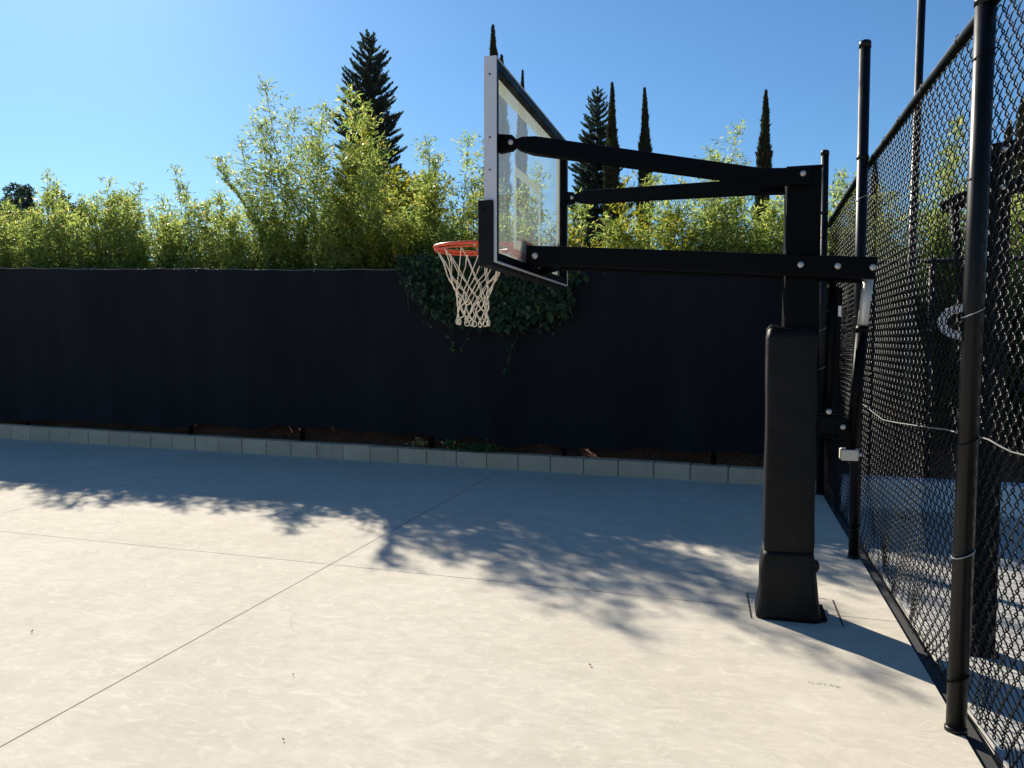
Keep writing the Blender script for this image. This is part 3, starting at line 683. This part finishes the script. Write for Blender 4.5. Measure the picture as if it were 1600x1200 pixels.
# curved white gauge
cg = onY(1512, 503, h2y - .05); mb = MB()
def arc(rx, rz): return [(cg.x + rx * cos(a), 0, cg.z + rz * sin(a)) for a in np.linspace(radians(80), radians(275), 22)]
outer = arc(.125, .085); inner = arc(.085, .048)[::-1]
mb.prism(outer + inner, (0, h2y - .05, 0), (0, .012, 0)); mb.build('height_gauge', painted('weathered_white', (.42, .42, .44), .6), hp2, bevel=.002)
MB().box((cg.x - .03, h2y - .045, cg.z - .05), (hx2 - .048, h2y + .03, cg.z + .05)).build('gauge_bracket', BLACK, hp2, bevel=.004)
bx2 = l1.x + .06; mz = (l1.z + u1.z) / 2
mb = MB(); 
for a_, c_ in (((bx2, h2y - .66, l1.z - .10), (bx2 + .04, h2y + .66, l1.z - .06)), ((bx2, h2y - .66, l1.z + .72), (bx2 + .04, h2y + .66, l1.z + .76)), ((bx2, h2y - .66, l1.z - .06), (bx2 + .04, h2y - .62, l1.z + .72)), ((bx2, h2y + .62, l1.z - .06), (bx2 + .04, h2y + .66, l1.z + .72))): mb.box(a_, c_)
mb.box((bx2 - .05, h2y - .1, l1.z - .05), (bx2 - .001, h2y + .1, u1.z + .06)); mb.build('backboard_frame', BLACK, hp2, bevel=.003)
MB().box((bx2 + .028, h2y - .61, l1.z - .05), (bx2 + .036, h2y + .61, l1.z + .71)).build('glass_pane', GLASS, hp2)
MB().tube([(bx2 + .42 + .23 * cos(a), h2y + .23 * sin(a), l1.z + .03) for a in np.linspace(0, 2 * pi, 40, endpoint=False)], .009, 8, closed=True).box((bx2 + .041, h2y - .07, l1.z - .03), (bx2 + .19, h2y + .07, l1.z + .035)).build('rim', ORANGE, hp2, True)

# ------------------------------------------------------------------ vegetation: bamboo
def bamboo(seed, H, nc, lean, spread, blen, low=.16, leafL=(.055, .10), dens=1.0, plume=1.0, wid=.55, foot=.48, thr=.74):
    r = np.random.default_rng(seed); P = []; D = []; NN = []; L = []; Wd = []; cul = MB()
    for c in range(nc):
        h = H * (1 if c == 0 else r.uniform(.55, .95)); az = r.uniform(0, 2 * pi)
        ld = np.array([cos(az), sin(az), 0]) * lean * r.uniform(.2, 1) * h
        if c == 0: ld = np.array([lean * h * .35, 0, 0])
        b0 = np.array([r.normal(0, spread), r.normal(0, spread * .6), 0])
        def pos(t): return b0 + ld * t * t + np.array([0, 0, h * (t - .05 * t ** 4)])
        ts = np.linspace(0, 1, 14); cul.tube([pos(t) for t in ts], [lerp(.011, .002, t) for t in ts], 5)
        nn = int(h * (1 - low) / .115)
        for i in range(nn):
            t = low + (1 - low) * (i + r.uniform(0, 1)) / nn; p0 = pos(t)
            for k in range(r.integers(2, 5)):
                a = r.uniform(0, 2 * pi); el = radians(r.uniform(15, 62)); bl = blen * (.16 + (1 - t) ** (.75 * plume)) * r.uniform(.5, 1.15)
                bd = np.array([cos(a) * cos(el), sin(a) * cos(el), sin(el)])
                m_ = max(6, int(bl / .022 * dens)); f = (np.arange(m_) + r.uniform(0, 1, m_)) / m_
                bp = p0 + np.outer(f * bl, bd) + np.outer(-(f ** 2) * bl * .18, [0, 0, 1]) + r.normal(0, .022 + .03 * bl, (m_, 3))
                dd = bd * .75 + r.normal(0, .55, (m_, 3)) + np.array([0, 0, -.05])
                P.append(bp); D.append(dd); NN.append(r.normal(0, .6, (m_, 3)) + np.array([0, 0, 1])); L.append(r.uniform(*leafL, m_)); Wd.append(r.uniform(.013, .023, m_))
                if k == 0 and r.random() < .6: cul.tube([p0, p0 + bd * bl * .5, p0 + bd * bl * .95 - np.array([0, 0, .15 * bl])], [.003, .002, .001], 3, cap=False)
        # tip tuft
        m_ = 16; tp_ = np.array([pos(x) for x in r.uniform(.9, 1.0, m_)]) + r.normal(0, .02, (m_, 3)); td = pos(1) - pos(.9); td = td / np.linalg.norm(td)
        P.append(tp_); D.append(td + r.normal(0, .45, (m_, 3))); NN.append(r.normal(0, 1, (m_, 3))); L.append(r.uniform(*leafL, m_)); Wd.append(r.uniform(.012, .018, m_))
    V, F = leaf_quads(np.concatenate(P), np.concatenate(D), np.concatenate(NN), np.concatenate(L), np.concatenate(Wd))
    def squeeze(Q):        # a clump stays narrow low down, where it is held by the fence
        q = np.hypot(Q[:, 0], Q[:, 1]); m = foot + wid * np.clip(Q[:, 2] / H - .52, 0, 1) / .48; c_ = .12 + .88 * np.clip((Q[:, 2] / H - thr) / .14, 0, 1); k_ = np.where(q > m, (m + (q - m) * c_) / np.maximum(q, 1e-6), 1); Q[:, 0] *= k_; Q[:, 1] *= k_; return Q
    V = V.reshape(-1, 4, 3); c4 = V.mean(1); V = V + (squeeze(c4.copy()) - c4)[:, None, :]; V = V.reshape(-1, 3)
    cv = squeeze(np.array([tuple(v) for v in cul.v])); cul.v = [Vector(v) for v in cv]
    return V, F, cul
protos = {}
def proto(kind, spec, name='bamboo_clump', lm=BAMBOO, cm=CULM):
    V, F, cul = bamboo(**spec)
    root = bpy.data.objects.new(name, None); COL.objects.link(root)
    np_mesh('foliage', V, F, lm, root); cul.build('culms' if name == 'bamboo_clump' else 'stems', cm, root)
    protos[kind] = [root, spec['H'], False]
proto('plumeA', dict(seed=1, H=4.2, nc=5, lean=.16, spread=.15, blen=.95, wid=1.1, foot=.30, dens=1.2, thr=.60))
proto('plumeB', dict(seed=2, H=4.2, nc=4, lean=.24, spread=.12, blen=.90, wid=1.3, foot=.22, dens=1.3, thr=.60))
proto('dense', dict(seed=3, H=3.0, nc=10, lean=.22, spread=.26, blen=.62, dens=1.15))
proto('denseB', dict(seed=4, H=3.0, nc=11, lean=.26, spread=.28, blen=.55, dens=1.2))
proto('sprig', dict(seed=5, H=3.4, nc=3, lean=.20, spread=.12, blen=.42, dens=.8))
proto('shrub', dict(seed=6, H=3.0, nc=11, lean=.30, spread=.30, blen=.62, leafL=(.05, .08), dens=1.25), 'leafy_shrub', SHRUBL, BARK)
def plant(kind, px, topy, off, label, cat, group=None, rz=0.0, flip=False, zb=.45, depthwall=True, wide=1.0):
    root, H, used = protos[kind]
    o = root if not used else copy_tree(root); protos[kind][2] = True
    off = off if kind[:5] == 'plume' else max(off, .85) + .15; top = wall_px(px, topy, off); sc = (top.z - zb) / (H * .96)
    o.location = (top.x, top.y, zb); o.scale = (sc * wide, sc * wide, sc); o.rotation_euler = (0, 0, rz)
    return tag(o, label, cat, group)
GB = 'bamboo clumps growing behind the screened fence'
# named, tall plumes
plant('plumeB', 438, 112, .48, 'tall sparse bamboo plume arching left, left of the big dark conifer', 'bamboo', GB, pi + .1)
plant('plumeB', 385, 205, .50, 'feathery bamboo shoot leaning far left beside the tallest left plume', 'bamboo', GB, pi - .25, wide=1.2)
plant('plumeA', 468, 158, .62, 'pale bamboo plume standing just right of the left arching plume', 'bamboo', GB, .7)
plant('sprig', 502, 180, .5, 'thin upright bamboo sprig against the sky left of the big conifer', 'bamboo', GB, 1.9)
plant('plumeA', 570, 142, .6, 'tallest pointed yellow-green bamboo plume in front of the big conifer', 'bamboo', GB, 2.6)
plant('plumeA', 528, 212, .5, 'bamboo clump at the left foot of the big conifer', 'bamboo', GB, 2.2)
plant('plumeA', 612, 225, .8, 'bushy bamboo at the right foot of the big conifer', 'bamboo', GB, 4.2)
plant('shrub', 640, 205, .8, 'rounded broad-leaved shrub top right of the big conifer', 'shrub', None, .6)
plant('plumeA', 693, 205, .7, 'pointed bamboo plume rising above the orange rim', 'bamboo', GB, 3.3)
plant('shrub', 735, 245, 1.1, 'olive leafy shrub directly left of the backboard edge', 'shrub', None, 2.2)
plant('dense', 800, 250, .9, 'bamboo clump seen through the glass backboard', 'bamboo', GB, 1.1)
plant('dense', 860, 280, 1.2, 'bamboo clump behind the right edge of the backboard', 'bamboo', GB, 4.1)
plant('shrub', 930, 268, .7, 'bright yellow-green leafy shrub just right of the backboard under the arms', 'shrub', None, 3.9)
plant('denseB', 985, 298, .8, 'low bamboo clump between the two arms, beneath the second cypress', 'bamboo', GB, 5.0)
plant('dense', 1060, 282, 1.0, 'bamboo clump under the middle of the upper arms', 'bamboo', GB, 2.9)
plant('plumeA', 1085, 240, 1.0, 'small bamboo tip poking above the middle of the upper arm', 'bamboo', GB, .3)
plant('plumeB', 1125, 204, .8, 'bamboo plume arching right above the upper arm near the pole', 'bamboo', GB, -.3)
plant('denseB', 1185, 262, 1.2, 'bamboo clump directly left of the black hoop pole', 'bamboo', GB, 1.6)
plant('dense', 1255, 290, .9, 'bamboo clump hidden mostly behind the black hoop pole', 'bamboo', GB, .2)
plant('plumeA', 1312, 268, 1.4, 'bamboo plume between the hoop pole and the tall fence post', 'bamboo', GB, 5.2)
# low continuous hedge on the left: alike plants
low = [(-330, 270), (-270, 290), (-210, 260), (-150, 280), (-90, 300), (-45, 288), (5, 296), (45, 288), (85, 300), (125, 290), (165, 287), (205, 290), (245, 296), (285, 300), (325, 315), (365, 300), (410, 305), (460, 300), (510, 292), (545, 280), (600, 290), (660, 285), (710, 300)]
for i, (x, y) in enumerate(low):
    plant('dense' if i % 2 else 'denseB', x + rnd.uniform(-8, 8), y + rnd.uniform(-12, 8), (.55, .95, .7, 1.3)[i % 4], 'leafy yellow-green bamboo clump in the row above the left half of the screen', 'bamboo', 'row of bamboo along the left half of the screen', rnd.uniform(0, 6.3), zb=.4)
for i, (x, y) in enumerate([(-20, 322), (25, 318), (70, 325), (110, 316), (150, 318), (190, 320), (228, 316), (270, 322), (312, 326), (350, 322), (400, 328), (440, 325), (520, 320), (600, 320), (680, 318), (720, 325)]):
    plant('denseB' if i % 2 else 'dense', x, y, .5, 'short bamboo clump filling the gap low behind the screen top', 'bamboo', 'short bamboo clumps low behind the screen', rnd.uniform(0, 6.3), zb=.4)
for x, y, lb in ((295, 255, 'single feathery bamboo sprig sticking up above the low left hedge'), (70, 268, 'tiny bamboo tip above the far left hedge beside the dark tree'), (150, 270, 'short bamboo tip above the left hedge, right of the bushy dark crown'), (205, 278, 'stubby bamboo tip in the middle of the low left hedge')):
    plant('sprig', x, y, 1.1, lb, 'bamboo', GB, rnd.uniform(0, 6))
for i, (x, y, k) in enumerate(((905, 300, 'shrub'), (955, 312, 'shrub'), (1015, 322, 'dense'), (1040, 300, 'denseB'), (1100, 290, 'shrub'), (1125, 285, 'dense'), (1160, 280, 'denseB'), (1215, 320, 'dense'))):
    plant(k, x, y, .5 + .3 * (i % 2), 'leafy clump in the dense green row under the arms between backboard and pole', 'shrub', 'dense row of clumps under the arms', rnd.uniform(0, 6.3), zb=.4)
for i, (x, y) in enumerate(((1300, 310), (1335, 320), (1390, 330), (1440, 325), (1500, 330), (1560, 335), (1620, 330))):
    plant('denseB' if i % 2 else 'dense', x, y, .7, 'leafy bamboo clump in the row seen through the side fence mesh', 'bamboo', 'row of bamboo behind the side fence', rnd.uniform(0, 6.3), zb=.4)
# beyond the side fence
for x, y, k, lb in ((1370, 275, 'plumeA', 'bamboo seen through the mesh just right of the tall fence post'), (1425, 285, 'dense', 'bamboo clump behind the very tall thin pole'),
                    (1482, 188, 'plumeA', 'pointed bamboo plume seen through the mesh left of the near fence post'), (1540, 265, 'denseB', 'bamboo clump behind the near fence post'),
                    (1590, 295, 'dense', 'bamboo clump at the far right edge, behind the second hoop'), (1680, 280, 'dense', 'bamboo clump at the right beyond the second hoop'), (1800, 260, 'plumeA', 'bamboo plume far right behind the neighbouring court')):
    plant(k, x, y, 1.3, lb, 'bamboo', GB, rnd.uniform(0, 6))

# hedge behind the neighbouring court
def leaf_blob(seed, n, sx, sy, sz, Lr, wr=.6):
    r = np.random.default_rng(seed); k = max(14, n // 60)
    C0 = r.uniform(-1, 1, (k, 3)) * np.array([sx, sy, sz]) * .82; C0[:, 2] += sz
    ix = r.integers(0, k, n); P = C0[ix] + nrm(r.normal(0, 1, (n, 3))) * (r.uniform(.4, 1, (n, 1)) ** .5) * np.array([.28 * sx + .05, .35 * sy + .05, .26 * sz + .05])
    P[:, 2] = np.abs(P[:, 2]); out = nrm(P - np.array([0, 0, sz]))
    D = out * .5 + r.normal(0, .7, (n, 3)); NN = out + r.normal(0, .5, (n, 3)); L = r.uniform(.7, 1.2, n) * Lr
    return leaf_quads(P, D, NN, L, L * wr)
hg = None
for i, s in enumerate((.35, 1.35, 2.4, 3.5, 4.7, 5.9)):
    if hg is None:
        hg = bpy.data.objects.new('hedge_shrub', None); COL.objects.link(hg)
        V, F = leaf_blob(31, 9000, .75, .35, .80, .055); np_mesh('foliage', V, F, HEDGEL, hg)
        st_ = MB()
        for k in range(7): a = rnd.uniform(-.5, .5); st_.tube([(a * .5, 0, 0), (a * .9, rnd.uniform(-.1, .1), .6), (a * 1.3, rnd.uniform(-.2, .2), 1.3)], [.02, .014, .006], 5)
        st_.build('stems', BARK, hg); o = hg
    else: o = copy_tree(hg)
    o.location = w2(s, 1.15, .42); o.rotation_euler = (0, 0, (0, pi)[i % 2] + rnd.uniform(-.2, .2)); o.scale = (1, 1, rnd.uniform(.95, 1.1))
    tag(o, ('dark shaded hedge shrub behind the fence, nearest the corner of the two fences', 'dark hedge shrub seen through the mesh, left of the second hoop', 'dark hedge shrub seen through the mesh right of the near fence post', 'dark hedge shrub behind the second hoop, at the right picture edge', 'dark hedge shrub beyond the right picture edge', 'last dark hedge shrub far right of the neighbouring court')[i], 'hedge', 'hedge shrubs behind the neighbouring court')

# conifers ------------------------------------------------------------
def norfolk(seed, H, R, shape):
    """tiered conifer: whorls of rope-like branches with upswept side shoots"""
    r = np.random.default_rng(seed); P = []; D = []; NN = []; L = []; Wd = []; tr = MB()
    tr.tube([(0, 0, 0), (0, 0, H * .5), (0, 0, H * .90), (0, 0, H * .992)], [.20, .11, .05, .02], 7)
    tr.tube([(0, 0, H * .984), (0, 0, H * .992), (0, 0, H)], [.02, .07, .02], 6)
    z = H * .972
    while z > H * .18:
        f = (H - z) / H; rad = R * shape(f); nb = 5 + int(min(1, f * 4) * 4); ph = r.uniform(0, 2 * pi)
        for k in range(nb):
            a = ph + 2 * pi * k / nb + r.uniform(-.2, .2); bl = rad * r.uniform(.72, 1.15); rise = lerp(.75, .12, min(1, f * 3.2)) + r.uniform(-.08, .08)
            m_ = max(5, int(bl / .045)); t = np.linspace(.05, 1, m_); out = np.array([cos(a), sin(a), 0]); sd = np.array([-sin(a), cos(a), 0])
            zc = z + r.uniform(-.08, .08) + bl * (rise * t - .30 * t * (1 - t) + .16 * t ** 3)
            C = np.outer(t * bl, out) + np.outer(zc, [0, 0, 1])
            tr.tube([C[0], C[m_ // 2], C[-1]], [.035, .025, .012], 4, cap=False)
            for sgn in (-1, 1, 0, -.5, .5):
                fl = np.minimum(.40, (.07 + .22 * bl * np.sin(t * pi * .85 + .3))) * r.uniform(.7, 1.25, m_)
                d = np.tile(sd * sgn * .75 + out * .55 + np.array([0, 0, .62]), (m_, 1)) + r.normal(0, .12, (m_, 3))
                P.append(C + r.normal(0, .012, (m_, 3))); D.append(d); NN.append(r.normal(0, 1, (m_, 3))); L.append(fl); Wd.append(np.full(m_, .05) * r.uniform(.8, 1.3, m_))
                P.append(C + nrm(d) * (fl * .5)[:, None]); D.append(d + np.array([0, 0, .35]) + r.normal(0, .2, (m_, 3))); NN.append(r.normal(0, 1, (m_, 3))); L.append(fl * .7); Wd.append(np.full(m_, .05))
        z -= lerp(.26, .50, min(1, f * 2.4)) * r.uniform(.85, 1.15)
    V, F = leaf_quads(np.concatenate(P), np.concatenate(D), np.concatenate(NN), np.concatenate(L), np.concatenate(Wd), .0)
    return V, F, tr
def conifer(px, topy, d, R, seed, label, shape):
    top = atd(px, topy, d); root = thing('conifer_tree', (top.x, top.y, .5), label, 'conifer')
    V, F, tr = norfolk(seed, top.z - .5, R, shape); V = V + np.array([top.x, top.y, .5]); 
    np_mesh('crown', V, F, DARKB, root)
    for i, v in enumerate(tr.v): tr.v[i] = v + Vector((top.x, top.y, .5))
    tr.build('trunk', BARK, root)
shp = lambda f: .10 + min(1.0, f / .26) ** .72 * .9 if f < .30 else 1.0 + (f - .3) * .4
conifer(576, 50, 36, 1.62, 41, 'big dark tiered conifer with a pointed top rising behind the bamboo left of the board', lambda f: .05 + .95 * min(1.0, f / .30) ** .72 + max(0, f - .3) * .5)
conifer(934, 134, 42, 1.75, 42, 'smaller dark tiered conifer standing right of the backboard, behind a cypress', lambda f: .05 + .95 * min(1.0, f / .42) ** .8 + max(0, f - .4) * .6)

def cypress(seed, H=15.0, R=.32):
    r = np.random.default_rng(seed); n = 11000; t = r.uniform(0, 1, n) ** .8
    def rad(t): return R * (np.clip((1 - t) / .36, 0, 1) ** .9) * (1 + .13 * np.sin(t * 31 + seed) + .10 * np.sin(t * 57 + 2 * seed) + .08 * np.sin(t * 93)) + .012
    a = r.uniform(0, 2 * pi, n); lob = 1 + .16 * np.sin(a * 3 + t * 30) + .10 * np.sin(a * 2 - t * 47) 
    q = r.uniform(.55, 1.0, n) ** .5
    rr = rad(t) * lob * q; sway = .05 * np.sin(t * 7 + seed)
    P = np.stack([rr * np.cos(a) + sway, rr * np.sin(a), t * H * .97], 1)
    D = np.stack([np.cos(a) * .38, np.sin(a) * .38, np.ones(n)], 1) + r.normal(0, .16, (n, 3))
    NN = np.stack([np.cos(a), np.sin(a), np.zeros(n)], 1) + r.normal(0, .35, (n, 3))
    sc_ = .35 + .65 * np.clip((1 - t) / .25, 0, 1); V, F = leaf_quads(P, D, NN, r.uniform(.18, .42, n) * sc_, r.uniform(.06, .11, n) * (.5 + .5 * sc_), .0)
    core = MB(); ts = np.linspace(0, .97, 40); core.tube([(.05 * sin(t * 7 + seed), 0, t * H * .97) for t in ts], [max(.02, float(rad(t)) * .62) for t in ts], 9)
    return V, F, core
cyps = []
for sd in (0, 1):
    root = bpy.data.objects.new('cypress_tree', None); COL.objects.link(root)
    V, F, core = cypress(sd + 3); np_mesh('crown', V, F, CYPL, root); core.build('inner_twigs', CYPL, root); cyps.append([root, False])
for i, (px, ty, d, wd, lb) in enumerate(((771, 33, 34, 1.0, 'tall slim cypress whose tip shows above the near corner of the backboard'), (784, 82, 38, 1.0, 'shorter cypress tip close behind the taller one at the backboard corner'),
        (816, 106, 40, .8, 'thin cypress tip poking over the sloping top edge of the backboard'), (957, 125, 38, .95, 'slim dark cypress in front of the smaller conifer right of the board'),
        (1008, 134, 39, .95, 'slim dark cypress standing alone midway over the upper arms'), (1196, 138, 37, 1.0, 'slim dark cypress just left of the hoop pole top'),
        (1577, 188, 38, 1.2, 'slim cypress seen through the mesh right of the near fence post'), (1601, 150, 36, 1.3, 'dark cypress at the right edge of the picture behind the second hoop'), (1368, 250, 42, 1.0, 'cypress seen through the mesh beside the tall fence post'))):
    ty -= 9; c = cyps[i % 2]; o = c[0] if not c[1] else copy_tree(c[0]); c[1] = True
    top = atd(px, ty, d); sc = (top.z - .3) / 15.0; o.location = (top.x, top.y, .3); o.scale = (wd, wd, sc); o.rotation_euler = (0, 0, i * 1.7)
    tag(o, lb, 'cypress', 'slim cypresses on the skyline')

# round dark trees far left
def round_tree(px, topy, d, w, seed, label, lm, Lr=.16, n=7000):
    top = atd(px, topy, d); h = top.z - .3; root = thing('dark_tree', (top.x, top.y, .3), label, 'tree')
    r = np.random.default_rng(seed); k = 34; ch = h * .62
    u = nrm(r.normal(0, 1, (k, 3))) * (r.uniform(.25, 1, (k, 1)) ** .5); C0 = u * np.array([w, w, ch * .5]) * .78 + np.array([0, 0, h - ch * .5])
    ix = r.integers(0, k, n); rs = r.uniform(.22, .40, k) * w
    o3 = nrm(r.normal(0, 1, (n, 3))); P = C0[ix] + o3 * rs[ix][:, None] * (r.uniform(.35, 1, (n, 1)) ** .4); P[:, 2] = np.minimum(P[:, 2], h)
    Lf = r.uniform(.7, 1.3, n) * Lr; V, F = leaf_quads(P, o3 * .6 + r.normal(0, .6, (n, 3)), o3 + r.normal(0, .5, (n, 3)), Lf, Lf * .5)
    np_mesh('crown', V + np.array(root.location), F, lm, root)
    tr = MB(); B = Vector(root.location); tr.tube([B, B + Vector((.1, 0, h * .4)), B + Vector((0, .1, h * .75))], [.22, .16, .06], 8)
    for i in range(7): tr.tube([B + Vector((.05, 0, h * .35 + i * .08)), B + Vector(C0[i])], [.08, .02], 5)
    tr.build('trunk', BARK, root, True)
round_tree(2, 268, 26, 1.3, 51, 'dark rounded tree at the far left edge above the hedge', DARKB)
round_tree(30, 264, 28, .8, 52, 'dark pointed tree crown close beside the far left tree', DARKB, n=5000)
round_tree(108, 278, 20, .75, 53, 'blue-green loose tree crown behind the left hedge', HEDGEL, .12, 2500)
round_tree(185, 284, 24, .9, 54, 'thin twiggy tree top behind the middle of the left hedge', HEDGEL, .12, 1800)
round_tree(640, 225, 15, .75, 55, 'olive tree crown between the big conifer and the backboard', SHRUBL, .10, 5000)

# ivy over the screen ------------------------------------------------
def ivy():
    root = thing('ivy', wall_px(770, 460, .05), 'dark green ivy spilling over the top of the black screen behind the net', 'ivy')
    poly = [(622, 412), (634, 438), (652, 462), (668, 488), (690, 500), (720, 506), (770, 512), (820, 508), (860, 498), (885, 490), (896, 468), (892, 440), (912, 436), (908, 418), (880, 412), (800, 410), (760, 406), (700, 402), (650, 402)]
    def inside(x, y):
        c = False; n = len(poly)
        for i in range(n):
            x1, y1 = poly[i]; x2, y2 = poly[i - 1]
            if (y1 > y) != (y2 > y) and x < (x2 - x1) * (y - y1) / (y2 - y1) + x1: c = not c
        return c
    shape = np.array([(0, 0), (-.34, -.06), (-.50, .28), (-.24, .42), (-.22, .72), (0, 1.0), (.22, .72), (.24, .42), (.50, .28), (.34, -.06)])
    V = []; F = []; st_ = MB(); cnt = 0
    def leaf(p, size, out):
        n = Vector((out[0] + rnd.gauss(0, .38), out[1] + rnd.gauss(0, .3), out[2] + rnd.gauss(0, .4))).normalized()
        dn = Vector((rnd.gauss(0, .5), 0, -1)); dn = (dn - n * dn.dot(n)).normalized(); sd = dn.cross(n)
        b = len(V)
        for x, y in shape: V.append(tuple(p + sd * x * size * 1.05 + dn * y * size + n * (abs(x) * .25 - .12 * y * y) * size))
        F.append(tuple(range(b, b + 10)))
    while cnt < 2600:
        x = rnd.uniform(615, 915); y = rnd.uniform(398, 515)
        if not inside(x + rnd.gauss(0, 4), y + rnd.gauss(0, 4)): continue
        dep = -rnd.uniform(.0, .13) - .05 * max(0, 1 - abs(x - 740) / 130)
        leaf(wall_px(x, y, .06 + dep), rnd.uniform(.035, .075), -NW + Vector((0, 0, .35))); cnt += 1
    for i in range(260):     # top fringe standing above the rail
        x = rnd.uniform(618, 775); y = rnd.uniform(398, 418); leaf(wall_px(x, y, .06 + rnd.uniform(-.12, .2)), rnd.uniform(.035, .07), Vector((0, -.4, 1)))
    tend = [((735, 508), (728, 530), (722, 545), (709, 545)), ((700, 500), (705, 530), (706, 543)), ((845, 495), (845, 510), (838, 516), (826, 516)), ((800, 540), (795, 560), (792, 577)), ((812, 505), (808, 525), (800, 545)), ((870, 495), (868, 505), (862, 513)), ((668, 490), (664, 500), (672, 510)), ((780, 508), (786, 515), (790, 520))]
    for t in tend:
        pts = [wall_px(x, y, .05) for x, y in t]; st_.tube(pts, .0018, 4)
        for p in pts:
            for k in range(rnd.randint(1, 5)): leaf(p + Vector((rnd.gauss(0, .03), -.01, rnd.gauss(0, .03))), rnd.uniform(.025, .055), -NW)
    for i in range(40):
        x = rnd.uniform(640, 890); y0 = rnd.uniform(410, 440); pts = [wall_px(x + k * rnd.uniform(-4, 4), y0 + k * 14, .05 - rnd.uniform(0, .1)) for k in range(5)]; st_.tube(pts, .003, 4)
    B = np.array(parent_world(root))
    np_mesh('leaves', V, F, IVYL, root); st_.build('stems', STEMM, root)
ivy()
# small plants at the foot of the screen
def small_plant(cx_, cy_, w, h, n, m, name, label, cat, size):
    root = thing(name, wall_px(cx_, cy_, .05), label, cat); P = []; D = []; NN = []; L = []; sm = MB(); b = wall_px(cx_, cy_, .06)
    for i in range(n):
        p = wall_px(cx_ + rnd.gauss(0, w), cy_ - abs(rnd.gauss(0, h)), rnd.uniform(-.01, .10)); P.append(tuple(p)); D.append((rnd.gauss(0, .7), rnd.gauss(-.4, .5), rnd.gauss(-.1, .6))); NN.append((rnd.gauss(0, .5), -.6, 1)); L.append(rnd.uniform(.6, 1.2) * size)
        if i % 5 == 0: sm.tube([b + (p - b) * .1, (b + p) / 2 + Vector((0, 0, .01)), p], .0018, 4)
    L = np.array(L); V, F = leaf_quads(np.array(P), np.array(D), np.array(NN), L, L * .62); np_mesh('leaves', V, F, m, root); sm.build('stems', STEMM, root)
small_plant(703, 700, 6, 7, 60, PLANTL, 'small_plant', 'small green leafy plant growing over the block wall under the net, left one', 'plant', .05)
small_plant(746, 704, 12, 8, 130, PLANTL, 'small_plant', 'wider green leafy plant on the block wall, right of its smaller neighbour', 'plant', .055)
small_plant(654, 694, 5, 5, 45, DRYL, 'dry_plant', 'clump of dry tan leaves on top of the block wall under the net', 'dry plant', .05)

# fallen bits on the slab
for x, y, lb in ((922, 1041, 'tiny dry leaf lying on the sunlit slab in front of the hoop pole'), (458, 1056, 'tiny dark leaf bit lying on the slab right of the long diagonal joint'), (443, 1158, 'dark crumb near the bottom edge of the slab'), (1301, 884, 'small brown leaf on the slab beside the padded pole'), (50, 988, 'small grey leaf on the slab at left')):
    p = G(x, y) + Vector((0, 0, .006)); a = rnd.uniform(0, 6.3); s_ = .010 if x in (922, 50) else .006; d = Vector((cos(a), sin(a), 0)); e = Vector((-sin(a), cos(a), 0))
    pts = [p - d * s_, p - d * .3 * s_ + e * s_ * .5, p + d * .5 * s_ + e * s_ * .4, p + d * s_ + Vector((0, 0, .004)), p + d * .3 * s_ - e * s_ * .5, p - d * .5 * s_ - e * s_ * .35]
    o = MB().prism(pts, (0, 0, 0), (0, 0, .0012)).build('fallen_leaf', DRYL if x in (922, 1301) else BARK); tag(o, lb, 'leaf')
o = MB().beam(G(1404, 806) + Vector((0, 0, -.005)), G(1420, 809) + Vector((0, 0, -.005)), .03, .012).build('dark_strip', BLACK, None, bevel=.003); tag(o, 'short dark strip lying on the shaded neighbouring court near the white wall', 'debris')
